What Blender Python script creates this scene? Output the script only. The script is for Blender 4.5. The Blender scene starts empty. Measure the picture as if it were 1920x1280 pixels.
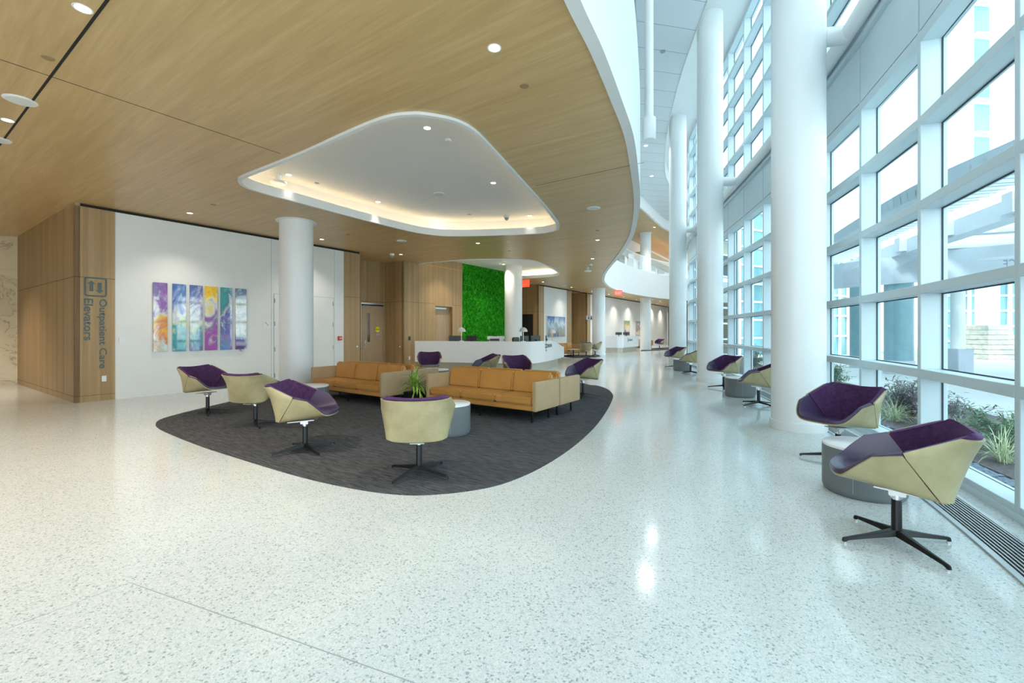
import bpy, bmesh, math, random
from mathutils import Vector, Matrix, noise
random.seed(7)
C = bpy.context.scene.collection
S = bpy.context.scene
PI = math.pi

# ------------------------------------------------------------------ camera, sky, exposure
EYE, FPX, HZ = 1.45, 825.0, 621.0          # eye height, focal length and horizon row for a 1920 x 1280 frame
cam = bpy.data.cameras.new('camera')
cam.sensor_width = 36.0
cam.lens = 36.0 * FPX / 1920.0
cam.shift_y = -(640.0 - HZ) / 1920.0
cam.clip_start, cam.clip_end = 0.05, 500
camo = bpy.data.objects.new('camera', cam)
C.objects.link(camo)
camo.location = (0, 0, EYE)
camo.rotation_euler = (PI / 2, 0, 0)
S.camera = camo
S.view_settings.view_transform = 'Standard'
S.view_settings.look = 'None'
S.view_settings.gamma = 1.0
S.view_settings.use_curve_mapping = False
S.view_settings.exposure = 0.82
w = bpy.data.worlds.new('sky')
S.world = w
w.use_nodes = True
nt = w.node_tree
bg = nt.nodes['Background']
# an even bright overcast sky, a little bluer overhead
tc = nt.nodes.new('ShaderNodeTexCoord')
sx = nt.nodes.new('ShaderNodeSeparateXYZ')
nt.links.new(tc.outputs['Generated'], sx.inputs[0])
cr = nt.nodes.new('ShaderNodeValToRGB')
cr.color_ramp.elements[0].position = 0.0
cr.color_ramp.elements[0].color = (0.86, 0.95, 1.0, 1)
cr.color_ramp.elements[1].position = 0.8
cr.color_ramp.elements[1].color = (0.70, 0.88, 1.0, 1)
nt.links.new(sx.outputs[2], cr.inputs[0])
nt.links.new(cr.outputs[0], bg.inputs[0])
bg.inputs[1].default_value = 2.1
# hazy sun from behind the lobby: it lights the buildings across the drive, the roof keeps it off the lobby floor
sun = bpy.data.lights.new('sun', 'SUN')
sun.energy = 1.7
sun.color = (1.0, 0.97, 0.92)
sun.angle = math.radians(8)
suno = bpy.data.objects.new('sun', sun)
C.objects.link(suno)
suno.rotation_euler = Vector((0.60, 0.55, -0.58)).to_track_quat('-Z', 'Y').to_euler()

# ------------------------------------------------------------------ building measures
CEIL = 4.06                                 # timber ceiling
U = Vector((0.56, 0.8285, 0)).normalized()  # along the left wall, away from the lens
N = Vector((U.y, -U.x, 0))                  # out of the left wall, into the lobby

def fl(x, y, z=0.0):
    """plan position of something seen at column x, row y and height z"""
    Y = FPX * (EYE - z) / (y - HZ)
    return Vector(((x - 960.0) / FPX * Y, Y, z))

def on(P, d, x):
    """distance along the plan line P + t d where it shows at column x"""
    k = (x - 960.0) / FPX
    return (k * P.y - P.x) / (d.x - k * d.y)

def zat(Y, y):
    return EYE + (HZ - y) * Y / FPX

# ------------------------------------------------------------------ mesh helpers
class MB:
    def __init__(s):
        s.v, s.f, s.m = [], [], []
    def add(s, vs, fs, mi=0):
        o = len(s.v)
        s.v += [Vector(p) for p in vs]
        s.f += [tuple(i + o for i in f) for f in fs]
        s.m += [mi] * len(fs)
        return s
    def box(s, a, b, M=None, mi=0):
        vs = [Vector((x, y, z)) for x in (a[0], b[0]) for y in (a[1], b[1]) for z in (a[2], b[2])]
        if M is not None:
            vs = [M @ p for p in vs]
        return s.add(vs, [(0, 1, 3, 2), (4, 6, 7, 5), (0, 4, 5, 1), (2, 3, 7, 6), (0, 2, 6, 4), (1, 5, 7, 3)], mi)
    def prism(s, pts, z0, z1, mi=0):
        """vertical prism over a plan polygon; z1 may be a list"""
        n = len(pts)
        zz = z1 if isinstance(z1, (list, tuple)) else [z1] * n
        vs = [Vector((p[0], p[1], z0)) for p in pts] + [Vector((p[0], p[1], zz[i])) for i, p in enumerate(pts)]
        fs = [tuple(range(n - 1, -1, -1)), tuple(range(n, 2 * n))]
        fs += [(i, (i + 1) % n, n + (i + 1) % n, n + i) for i in range(n)]
        return s.add(vs, fs, mi)
    def wallseg(s, p, q, z0, z1, nrm, th, mi=0):
        """upright slab from plan p to q, its visible face on p-q, thickness th away from nrm"""
        p, q = Vector((p[0], p[1], 0)), Vector((q[0], q[1], 0))
        b = Vector((nrm[0], nrm[1], 0)) * -th
        return s.prism([p, q, q + b, p + b], z0, z1, mi)
    def ribbon(s, pts, offs, z0, z1, closed=False, mi=0):
        """band following a plan polyline between two side offsets (to the left) and two heights"""
        L = offset(pts, offs[0], closed)
        R = offset(pts, offs[1], closed)
        n = len(pts)
        vs = []
        for i in range(n):
            vs += [(L[i].x, L[i].y, z0), (R[i].x, R[i].y, z0), (R[i].x, R[i].y, z1), (L[i].x, L[i].y, z1)]
        fs = []
        for i in range(n if closed else n - 1):
            a, b = 4 * i, 4 * ((i + 1) % n)
            for k in range(4):
                fs.append((a + k, a + (k + 1) % 4, b + (k + 1) % 4, b + k))
        if not closed:
            fs += [(3, 2, 1, 0), (4 * n - 4, 4 * n - 3, 4 * n - 2, 4 * n - 1)]
        return s.add(vs, fs, mi)
    def tube(s, pts, r, n=12, closed=False, mi=0):
        pts = [Vector(p) for p in pts]
        rr = r if isinstance(r, (list, tuple)) else [r] * len(pts)
        vs, fs = [], []
        m = len(pts)
        up = None
        for i, p in enumerate(pts):
            if closed:
                d = pts[(i + 1) % m] - pts[i - 1]
            else:
                d = pts[min(i + 1, m - 1)] - pts[max(i - 1, 0)]
            d.normalize()
            if up is None:
                up = Vector((0, 0, 1)) if abs(d.z) < 0.9 else Vector((0, 1, 0))
            a = d.cross(up)
            a.normalize()
            b = a.cross(d)
            up = b
            for k in range(n):
                t = 2 * PI * k / n
                vs.append(p + a * (rr[i] * math.cos(t)) + b * (rr[i] * math.sin(t)))
        for i in range(m if closed else m - 1):
            j = (i + 1) % m
            for k in range(n):
                fs.append((i * n + k, i * n + (k + 1) % n, j * n + (k + 1) % n, j * n + k))
        if not closed:
            fs.append(tuple(range(n - 1, -1, -1)))
            fs.append(tuple(range((m - 1) * n, m * n)))
        return s.add(vs, fs, mi)
    def lathe(s, prof, n=32, o=(0, 0, 0), mi=0):
        """profile of (radius, height) turned about a vertical axis at o"""
        vs, fs, rows = [], [], []
        for r, z in prof:
            if r < 1e-5:
                rows.append([len(vs)])
                vs.append((o[0], o[1], o[2] + z))
            else:
                rows.append(list(range(len(vs), len(vs) + n)))
                vs += [(o[0] + r * math.cos(2 * PI * k / n), o[1] + r * math.sin(2 * PI * k / n), o[2] + z) for k in range(n)]
        for a, b in zip(rows, rows[1:]):
            for k in range(n):
                k2 = (k + 1) % n
                if len(a) == 1 and len(b) == 1:
                    continue
                if len(a) == 1:
                    fs.append((a[0], b[k2], b[k]))
                elif len(b) == 1:
                    fs.append((a[k], a[k2], b[0]))
                else:
                    fs.append((a[k], a[k2], b[k2], b[k]))
        return s.add(vs, fs, mi)
    def build(s, name, mats, parent=None, smooth=None, bevel=0, seg=2):
        me = bpy.data.meshes.new(name)
        me.from_pydata(s.v, [], s.f)
        for m in (mats if isinstance(mats, (list, tuple)) else [mats]):
            me.materials.append(m)
        me.polygons.foreach_set('material_index', s.m)
        bm = bmesh.new()
        bm.from_mesh(me)
        bmesh.ops.remove_doubles(bm, verts=bm.verts, dist=1e-5)
        bmesh.ops.recalc_face_normals(bm, faces=bm.faces)
        if bevel:
            es = [e for e in bm.edges if len(e.link_faces) == 2 and e.calc_face_angle(0) > 0.6]
            bmesh.ops.bevel(bm, geom=es, offset=bevel, segments=seg, affect='EDGES', clamp_overlap=True)
        bm.to_mesh(me)
        bm.free()
        if smooth is not None:
            me.polygons.foreach_set('use_smooth', [True] * len(me.polygons))
            me.set_sharp_from_angle(angle=math.radians(smooth))
        ob = bpy.data.objects.new(name, me)
        C.objects.link(ob)
        if parent is not None:
            ob.parent = parent
        return ob

def offset(pts, d, closed=False):
    """polyline moved d to its left"""
    out = []
    n = len(pts)
    for i in range(n):
        p = pts[i]
        a = pts[i - 1] if (i > 0 or closed) else None
        b = pts[(i + 1) % n] if (i < n - 1 or closed) else None
        ns = []
        for q, r in ((a, p), (p, b)):
            if q is None or r is None:
                continue
            e = Vector((r[0] - q[0], r[1] - q[1], 0))
            if e.length > 1e-9:
                e.normalize()
                ns.append(Vector((-e.y, e.x, 0)))
        m = sum(ns, Vector((0, 0, 0)))
        m.normalize()
        k = m.dot(ns[0])
        out.append(Vector((p[0], p[1], 0)) + m * (d / max(k, 0.5)))
    return out

def spline(pts, n=8, closed=False):
    """Catmull-Rom through plan or space points"""
    P = [Vector(p) for p in pts]
    out = []
    m = len(P)
    for i in range(m if closed else m - 1):
        p0 = P[i - 1] if (closed or i > 0) else P[0] * 2 - P[1]
        p1, p2 = P[i], P[(i + 1) % m]
        p3 = P[(i + 2) % m] if (closed or i + 2 < m) else P[-1] * 2 - P[-2]
        for k in range(n):
            t = k / n
            out.append(0.5 * ((2 * p1) + (p2 - p0) * t + (2 * p0 - 5 * p1 + 4 * p2 - p3) * t * t + (3 * p1 - p0 - 3 * p2 + p3) * t ** 3))
    if not closed:
        out.append(P[-1])
    return out

def setp(o, label=None, cat=None, group=None, kind=None):
    for k, v in (('label', label), ('category', cat), ('group', group), ('kind', kind)):
        if v:
            o[k] = v
    return o

def thing(name, label, cat, loc=(0, 0, 0), rz=0.0, group=None):
    o = bpy.data.objects.new(name, None)
    o.empty_display_size = 0.2
    C.objects.link(o)
    o.location = loc
    o.rotation_euler = (0, 0, rz)
    return setp(o, label, cat, group)

def dup(root, loc, rz, label, group=None):
    def cp(o, par):
        c = o.copy()
        C.objects.link(c)
        if par is not None:
            c.parent = par
        for ch in list(kids.get(o.name, [])):
            cp(ch, c)
        return c
    kids = {}
    for o in list(C.objects):
        if o.parent is not None:
            kids.setdefault(o.parent.name, []).append(o)
    r = cp(root, None)
    r.location = loc
    r.rotation_euler = (0, 0, rz)
    r['label'] = label
    if group:
        r['group'] = group
    return r

def struct(mb, name, mats, parent=None, **k):
    o = mb.build(name, mats, parent, **k)
    if parent is None:
        o['kind'] = 'structure'
    return o

# ------------------------------------------------------------------ materials
def mat(name, col, rough=0.5, metal=0.0, spec=0.5, coat=0.0, sheen=0.0, emit=None, es=0.0):
    m = bpy.data.materials.new(name)
    m.use_nodes = True
    b = m.node_tree.nodes['Principled BSDF']
    b.inputs['Base Color'].default_value = (*col, 1)
    b.inputs['Roughness'].default_value = rough
    b.inputs['Metallic'].default_value = metal
    b.inputs['Specular IOR Level'].default_value = spec
    b.inputs['Coat Weight'].default_value = coat
    b.inputs['Sheen Weight'].default_value = sheen
    if emit:
        b.inputs['Emission Color'].default_value = (*emit, 1)
        b.inputs['Emission Strength'].default_value = es
    return m

class NT:
    """small wrapper to wire node materials"""
    def __init__(s, m):
        s.m, s.t = m, m.node_tree
        s.b = s.t.nodes['Principled BSDF']
    def new(s, kind, **kw):
        n = s.t.nodes.new('ShaderNode' + kind)
        for k, v in kw.items():
            if k in n.inputs:
                n.inputs[k].default_value = v
            else:
                setattr(n, k, v)
        return n
    def link(s, a, b):
        s.t.links.new(a, b)
    def coords(s, scale=(1, 1, 1), rot=(0, 0, 0)):
        t = s.new('TexCoord')
        mp = s.new('Mapping')
        mp.inputs['Scale'].default_value = scale
        if any(rot):
            m0 = s.new('Mapping')
            m0.inputs['Rotation'].default_value = rot
            s.link(t.outputs['Object'], m0.inputs[0])
            s.link(m0.outputs[0], mp.inputs[0])
        else:
            s.link(t.outputs['Object'], mp.inputs[0])
        return mp.outputs[0]
    def noise(s, co, scale=1, detail=3, rough=0.5, dist=0.0):
        n = s.new('TexNoise')
        n.inputs['Scale'].default_value = scale
        n.inputs['Detail'].default_value = detail
        n.inputs['Roughness'].default_value = rough
        n.inputs['Distortion'].default_value = dist
        s.link(co, n.inputs['Vector'])
        return n.outputs['Fac']
    def ramp(s, fac, stops, interp='LINEAR'):
        r = s.new('ValToRGB')
        cr = r.color_ramp
        cr.interpolation = interp
        while len(cr.elements) < len(stops):
            cr.elements.new(0.5)
        for e, (p, c) in zip(cr.elements, stops):
            e.position = p
            e.color = (*c, 1)
        s.link(fac, r.inputs[0])
        return r.outputs[0]
    def mix(s, fac, a, b, mode='MIX'):
        n = s.new('Mix', data_type='RGBA', blend_type=mode)
        for i, x in ((0, fac), (6, a), (7, b)):
            if isinstance(x, (int, float)):
                n.inputs[i].default_value = x
            elif isinstance(x, tuple):
                n.inputs[i].default_value = (*x, 1)
            else:
                s.link(x, n.inputs[i])
        return n.outputs[2]
    def color(s, out):
        s.link(out, s.b.inputs['Base Color'])
    def bump(s, h, strength=0.2, dist=0.01):
        n = s.new('Bump')
        n.inputs['Strength'].default_value = strength
        n.inputs['Distance'].default_value = dist
        s.link(h, n.inputs['Height'])
        s.link(n.outputs[0], s.b.inputs['Normal'])

def plain(name, col, rough=0.5, var=0.04, scale=3.0, **k):
    """painted or coated surface with a faint unevenness"""
    m = mat(name, col, rough, **k)
    q = NT(m)
    f = q.noise(q.coords(), scale, 3)
    lo = tuple(c * (1 - var) for c in col)
    hi = tuple(min(1, c * (1 + var)) for c in col)
    q.color(q.ramp(f, [(0.3, lo), (0.7, hi)]))
    return m

def wood(name, dark, mid, light, scale, rot=0.0, rough=0.45, strips=0.0):
    m = mat(name, mid, rough)
    q = NT(m)
    co = q.coords(scale, (0, 0, rot))
    a = q.noise(co, 1.0, 5, 0.6, 0.6)
    fine = q.noise(q.coords(tuple(c * 5 for c in scale), (0, 0, rot)), 1.0, 3, 0.6)
    c = q.ramp(a, [(0.25, dark), (0.5, mid), (0.75, light)])
    c2 = q.ramp(fine, [(0.3, tuple(x * 0.86 for x in mid)), (0.7, tuple(min(1, x * 1.1) for x in mid))])
    c = q.mix(0.4, c, c2)
    if strips:
        # each veneer leaf along the wall has its own tone
        cs = q.coords((1 / strips, 1 / strips, 0.0001))
        sp = q.new('SeparateXYZ')
        q.link(cs, sp.inputs[0])
        ad = q.new('Math', operation='ADD')
        mu = q.new('Math', operation='MULTIPLY')
        mu.inputs[1].default_value = 1.7
        q.link(sp.outputs[0], mu.inputs[0])
        q.link(mu.outputs[0], ad.inputs[0])
        q.link(sp.outputs[1], ad.inputs[1])
        flr = q.new('Math', operation='FLOOR')
        q.link(ad.outputs[0], flr.inputs[0])
        wn = q.new('TexWhiteNoise', noise_dimensions='1D')
        q.link(flr.outputs[0], wn.inputs['W'])
        tone = q.ramp(wn.outputs['Value'], [(0, (0.86, 0.85, 0.83)), (1, (1.08, 1.08, 1.06))])
        c = q.mix(1.0, c, tone, 'MULTIPLY')
    q.color(c)
    return m

NROT = -math.atan2(N.y, N.x)
M = {}
M['white'] = plain('white paint', (0.80, 0.81, 0.80), 0.5, 0.015)
M['column'] = plain('white column paint', (0.82, 0.84, 0.84), 0.35, 0.01)
M['plaster'] = plain('white ceiling plaster', (0.84, 0.84, 0.82), 0.6, 0.01)
M['oak'] = wood('light oak veneer', (0.31, 0.195, 0.088), (0.40, 0.265, 0.125), (0.49, 0.345, 0.178), (9, 9, 0.35), strips=0.16)
M['ceil_oak'] = wood('oak ceiling veneer', (0.46, 0.295, 0.122), (0.60, 0.410, 0.190), (0.75, 0.545, 0.285), (0.55, 9, 9), NROT, 0.35)
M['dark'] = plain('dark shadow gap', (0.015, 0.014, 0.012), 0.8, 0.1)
M['joint'] = plain('veneer joint', (0.12, 0.075, 0.035), 0.8, 0.1)
M['wjoint'] = plain('paint joint', (0.38, 0.39, 0.38), 0.8, 0.05)
M['black'] = plain('black powder coat', (0.007, 0.008, 0.009), 0.35, 0.1, spec=0.35)
M['chrome'] = plain('polished steel', (0.75, 0.77, 0.78), 0.18, 0.03, metal=1.0)
M['steel'] = plain('brushed steel', (0.62, 0.63, 0.63), 0.35, 0.05, metal=0.9)
M['frame'] = plain('white aluminium frame', (0.60, 0.71, 0.755), 0.35, 0.015)
M['gasket'] = plain('dark glazing gasket', (0.03, 0.05, 0.06), 0.6, 0.1)
M['desk'] = plain('white solid surface', (0.82, 0.83, 0.84), 0.25, 0.01)
M['kick'] = plain('champagne metal base', (0.52, 0.49, 0.40), 0.35, 0.04, metal=0.4)
M['tan'] = plain('tan leather', (0.53, 0.26, 0.066), 0.42, 0.06, 5.0)
M['sand'] = plain('sand vinyl', (0.45, 0.315, 0.175), 0.45, 0.04, 5.0)
M['drum'] = plain('grey drum leather', (0.155, 0.175, 0.185), 0.4, 0.05)
M['tabletop'] = plain('white table top', (0.83, 0.84, 0.85), 0.25, 0.01)
M['screen'] = plain('dark plastic', (0.04, 0.045, 0.05), 0.35, 0.1)
M['grey'] = plain('grey plastic', (0.35, 0.37, 0.38), 0.4, 0.05)
M['lamp'] = mat('lit lamp lens', (1, 1, 1), 0.5, emit=(1.0, 0.90, 0.74), es=5.0)
M['cove'] = mat('cove strip', (1, 1, 1), 0.5, emit=(1.0, 0.74, 0.42), es=5.0)
M['red'] = mat('red lit sign', (0.75, 0.05, 0.03), 0.4, emit=(1.0, 0.06, 0.02), es=1.1)
M['redp'] = plain('red enamel', (0.62, 0.07, 0.05), 0.4, 0.05)
M['signblue'] = plain('slate blue sign film', (0.085, 0.125, 0.13), 0.5, 0.05)
M['marble'] = None

def make_shell():
    m = mat('champagne shell', (0.60, 0.53, 0.34), 0.38, 0.15)
    q = NT(m)
    f = q.noise(q.coords((3, 3, 3)), 2.0, 5, 0.6)
    q.color(q.ramp(f, [(0.3, (0.36, 0.31, 0.165)), (0.7, (0.47, 0.41, 0.235))]))
    return m
M['shell'] = make_shell()

def make_velvet():
    m = mat('plum velvet', (0.055, 0.012, 0.075), 0.85, sheen=0.25)
    q = NT(m)
    f = q.noise(q.coords((1, 1, 1)), 28.0, 5, 0.65)
    q.color(q.ramp(f, [(0.3, (0.022, 0.004, 0.034)), (0.7, (0.070, 0.016, 0.092))]))
    q.b.inputs['Sheen Tint'].default_value = (0.6, 0.3, 0.75, 1)
    q.bump(f, 0.15, 0.004)
    return m
M['velvet'] = make_velvet()
M['leather'] = plain('violet leather', (0.048, 0.028, 0.078), 0.34, 0.08, 8.0, spec=0.7, coat=0.12)

def make_terrazzo():
    m = mat('white terrazzo', (0.7, 0.7, 0.7), 0.12, spec=0.5)
    q = NT(m)
    co = q.coords()
    v = q.new('TexVoronoi')
    v.inputs['Scale'].default_value = 105
    q.link(co, v.inputs['Vector'])
    sp = q.new('SeparateColor')
    q.link(v.outputs['Color'], sp.inputs[0])
    chip = q.ramp(sp.outputs[0], [(0.0, (0.38, 0.44, 0.44)), (0.055, (0.54, 0.60, 0.60)), (0.14, (0.645, 0.685, 0.685)),
                                  (0.32, (0.69, 0.715, 0.715)), (0.6, (0.73, 0.75, 0.755)), (0.85, (0.665, 0.695, 0.69))], 'CONSTANT')
    v2 = q.new('TexVoronoi')
    v2.inputs['Scale'].default_value = 230
    q.link(co, v2.inputs['Vector'])
    sp2 = q.new('SeparateColor')
    q.link(v2.outputs['Color'], sp2.inputs[0])
    fine = q.ramp(sp2.outputs[1], [(0.0, (0.74, 0.78, 0.77)), (0.12, (0.94, 0.95, 0.94)), (0.45, (1, 1, 1))], 'CONSTANT')
    c = q.mix(1.0, chip, fine, 'MULTIPLY')
    cloud = q.noise(q.coords((1, 1, 1)), 0.6, 2)
    cl = q.ramp(cloud, [(0.3, (0.96, 0.96, 0.95)), (0.7, (1.03, 1.03, 1.03))])
    c = q.mix(1.0, c, cl, 'MULTIPLY')
    q.color(c)
    return m
M['terrazzo'] = make_terrazzo()

def make_carpet():
    m = mat('charcoal carpet', (0.06, 0.06, 0.065), 0.95, spec=0.1)
    q = NT(m)
    a = q.noise(q.coords((5, 48, 1), (0, 0, NROT)), 1.0, 5, 0.75, 0.7)
    b = q.noise(q.coords((1, 1, 1)), 260, 2)
    c = q.ramp(a, [(0.32, (0.030, 0.031, 0.036)), (0.5, (0.080, 0.082, 0.089)), (0.68, (0.135, 0.138, 0.147))])
    d = q.ramp(b, [(0.35, (0.7, 0.7, 0.7)), (0.65, (1.25, 1.25, 1.25))])
    c = q.mix(1.0, c, d, 'MULTIPLY')
    q.color(c)
    q.bump(b, 0.4, 0.004)
    return m
M['carpet'] = make_carpet()

def make_marble():
    m = mat('cream marble', (0.72, 0.62, 0.44), 0.2)
    q = NT(m)
    co = q.coords((0.5, 0.5, 0.9), (0.3, 0.2, 0.5))
    n = q.noise(co, 1.6, 6, 0.6, 1.2)
    c = q.ramp(n, [(0.40, (0.66, 0.57, 0.40)), (0.485, (0.64, 0.55, 0.39)), (0.50, (0.40, 0.33, 0.22)), (0.515, (0.66, 0.57, 0.41)), (0.65, (0.72, 0.64, 0.48))])
    q.color(c)
    return m
M['marble'] = make_marble()

def make_glass(name, tint, refl=0.03):
    m = bpy.data.materials.new(name)
    m.use_nodes = True
    t = m.node_tree
    t.nodes.clear()
    o = t.nodes.new('ShaderNodeOutputMaterial')
    tr = t.nodes.new('ShaderNodeBsdfTransparent')
    tr.inputs[0].default_value = (*tint, 1)
    g = t.nodes.new('ShaderNodeBsdfGlossy')
    g.inputs['Roughness'].default_value = 0.02
    lw = t.nodes.new('ShaderNodeLayerWeight')
    lw.inputs[0].default_value = 0.5
    pw = t.nodes.new('ShaderNodeMath')
    pw.operation = 'POWER'
    pw.inputs[1].default_value = 4.0
    ma = t.nodes.new('ShaderNodeMath')
    ma.operation = 'MULTIPLY_ADD'
    ma.inputs[1].default_value = 0.4
    ma.inputs[2].default_value = refl
    t.links.new(lw.outputs['Facing'], pw.inputs[0])
    t.links.new(pw.outputs[0], ma.inputs[0])
    mx = t.nodes.new('ShaderNodeMixShader')
    t.links.new(ma.outputs[0], mx.inputs[0])
    t.links.new(tr.outputs[0], mx.inputs[1])
    t.links.new(g.outputs[0], mx.inputs[2])
    t.links.new(mx.outputs[0], o.inputs[0])
    return m
M['glass'] = make_glass('curtain wall glass', (0.80, 0.93, 0.94))
M['railglass'] = make_glass('balustrade glass', (0.92, 0.97, 0.96), 0.03)

def make_paint(name, cols, seed, scale=2.2, dist=1.6, rough=0.04, gloss=True, h=1.575, zoff=0.0):
    """poured abstract colours drifting down the panel, under clear acrylic when glossy"""
    m = mat(name, (0.8, 0.8, 0.8), 0.35, coat=0.8 if gloss else 0.0)
    m.node_tree.nodes['Principled BSDF'].inputs['Coat Roughness'].default_value = rough
    m.node_tree.nodes['Principled BSDF'].inputs['Coat IOR'].default_value = 2.1
    q = NT(m)
    t = q.new('TexCoord')
    mp = q.new('Mapping')
    mp.inputs['Scale'].default_value = (1, 1, 0.6)
    mp.inputs['Location'].default_value = (seed * 3.1, seed * 1.7, seed * 0.9)
    q.link(t.outputs['Object'], mp.inputs[0])
    sp = q.new('SeparateXYZ')
    q.link(t.outputs['Object'], sp.inputs[0])
    a = q.noise(mp.outputs[0], scale, 5, 0.6, dist)
    g = q.new('Math', operation='MULTIPLY_ADD')      # height, 0 at the top
    q.link(sp.outputs[2], g.inputs[0])
    g.inputs[1].default_value = -1.0 / h
    g.inputs[2].default_value = 1.0
    n2 = q.new('Math', operation='MULTIPLY_ADD')
    q.link(a, n2.inputs[0])
    n2.inputs[1].default_value = 1.7
    n2.inputs[2].default_value = -0.85
    ad = q.new('Math', operation='ADD')
    q.link(g.outputs[0], ad.inputs[0])
    q.link(n2.outputs[0], ad.inputs[1])
    stops = [(0.02 + 0.96 * i / (len(cols) - 1), c) for i, c in enumerate(cols)]
    c = q.ramp(ad.outputs[0], stops)
    b = q.noise(mp.outputs[0], scale * 1.6, 6, 0.65, dist * 0.8)
    wv = q.ramp(b, [(0.57, (0, 0, 0)), (0.72, (0.8, 0.8, 0.8))])
    c = q.mix(wv, c, (0.72, 0.76, 0.76))
    d = q.noise(mp.outputs[0], scale * 5, 5, 0.7, 1.0)
    c = q.mix(1.0, c, q.ramp(d, [(0.3, (0.7, 0.7, 0.72)), (0.6, (1.05, 1.05, 1.05))]), 'MULTIPLY')
    q.color(c)
    return m

# ================================================================== SETTING
P1 = Vector((-8.48, 9.40, 0))               # left wall, where white paint begins
P2 = Vector((-4.03, 16.31, 0))              # wall behind the reception desk

def W1(t, out=0.0):
    return P1 + U * t + N * out
def W2(t, out=0.0):
    return P2 + U * t + N * out
def t1(x):
    return on(P1, U, x)
def t2(x):
    return on(P2, U, x)

def ce(x, y, z=CEIL):
    Y = FPX * (z - EYE) / (HZ - y)
    return Vector(((x - 960.0) / FPX * Y, Y, 0))

# --- edges of the upper floors along the tall atrium
E1 = spline([(-3.0, -3.2, 0), (-2.2, -1.7, 0), (-1.2, -0.2, 0), (-0.45, 1.3, 0), (0.15, 2.6, 0), (0.55, 3.47, 0), (0.84, 4.05, 0), (1.21, 4.88, 0),
             (1.6, 5.8, 0), (1.98, 6.92, 0), (2.5, 8.58, 0), (2.92, 10.2, 0), (3.34, 12.2, 0), (3.70, 14.9, 0), (3.99, 17.8, 0), (4.31, 20.3, 0),
             (4.92, 23.2, 0), (6.12, 26.6, 0), (7.98, 29.9, 0), (10.3, 33.0, 0), (12.6, 35.3, 0), (16.5, 38.2, 0), (22, 41, 0)], 5)
E3 = spline([(-2, 24.6, 0), (2, 25.0, 0), (5, 25.6, 0), (7, 26.5, 0), (8.2, 27.7, 0), (10.1, 30.9, 0), (12, 33.7, 0), (15, 36.5, 0), (20, 39.5, 0)], 5)
EP = spline([(0.5, -4, 0), (2.2, -0.5, 0), (3.1, 3, 0), (3.82, 6.6, 0), (4.45, 9, 0), (5.0, 11.2, 0), (5.28, 12.9, 0), (5.65, 14.8, 0), (6.37, 17.8, 0), (7.33, 21.06, 0),
             (8.78, 24.8, 0), (11, 28, 0), (14, 31, 0), (20, 34, 0)], 5)

# --- inner face of the curtain wall, post by post
FN = [(1.35, -0.85), (2.32, 0.52), (3.14, 1.92), (3.88, 3.38), (4.54, 4.91), (5.08, 6.42), (5.55, 7.98), (5.98, 9.56), (6.36, 11.15), (6.72, 12.76), (7.05, 14.37),
      (7.37, 15.98), (7.70, 17.6), (8.02, 19.2), (8.38, 20.8), (8.92, 22.35), (9.72, 23.8), (10.75, 25.05), (12.0, 26.1), (13.4, 26.9)]
FN = [Vector((a, b, 0)) for a, b in FN]

# --- floor
fb = MB()
fb.prism([Vector((-26, -6, 0)), Vector((-1.5, -6, 0))] + offset(FN, -0.235) + [Vector((30, 33, 0)), Vector((36, 62, 0)), Vector((-26, 62, 0))], -0.25, 0.0)
struct(fb, 'floor', M['terrazzo'])
jb = MB()
def strip(a, b, wd, z, h=0.0015):
    d = (b - a).normalized()
    s = Vector((-d.y, d.x, 0)) * wd * 0.5
    jb.prism([a + s, b + s, b - s, a - s], z, z + h)
a0 = fl(243, 1092)
b0 = fl(640, 1232)
strip(a0, a0 + (b0 - a0) * 1.6, 0.004, 0.0)
strip(a0, fl(10, 1180), 0.003, 0.0)
struct(jb, 'trim_floor_joint', M['grey'])

# --- timber ceiling with two raised coffers
COF1 = [(445, 335), (452, 328.5), (470, 321), (560, 285), (650, 244), (700, 223), (735, 212.5), (765, 209), (795, 209.5), (850, 220), (890, 240), (930, 280), (975, 330),
        (1020, 380), (1042, 408), (1049, 420), (1046, 429), (1030, 433.5), (1005, 436.5), (920, 440), (840, 441), (790, 436), (740, 425.5), (650, 402.5), (560, 378), (490, 359.5), (455, 346.5)]
c1 = spline([ce(*p) for p in COF1], 4, True)
COF2 = [(784, 493), (850, 487.5), (900, 485.3), (950, 485), (985, 486), (1005, 489), (1022, 495.5), (1040, 504), (1048, 510), (1049, 514), (1042, 517), (1020, 519), (980, 521.5)]
c2 = spline([ce(*p) for p in COF2], 4)
c2[0] = W2(0.75)
c2.append(W2(7.2))

def area(p):
    return 0.5 * sum(p[i - 1].x * p[i].y - p[i].x * p[i - 1].y for i in range(len(p)))
if area(c1) < 0:
    c1.reverse()
c2poly = list(c2)
if area(c2poly) < 0:
    c2poly.reverse()
c2poly_b = c2poly + [W2(7.2, -0.04), W2(0.75, -0.04)] if c2poly[-1].y < c2poly[0].y and False else c2poly

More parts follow.
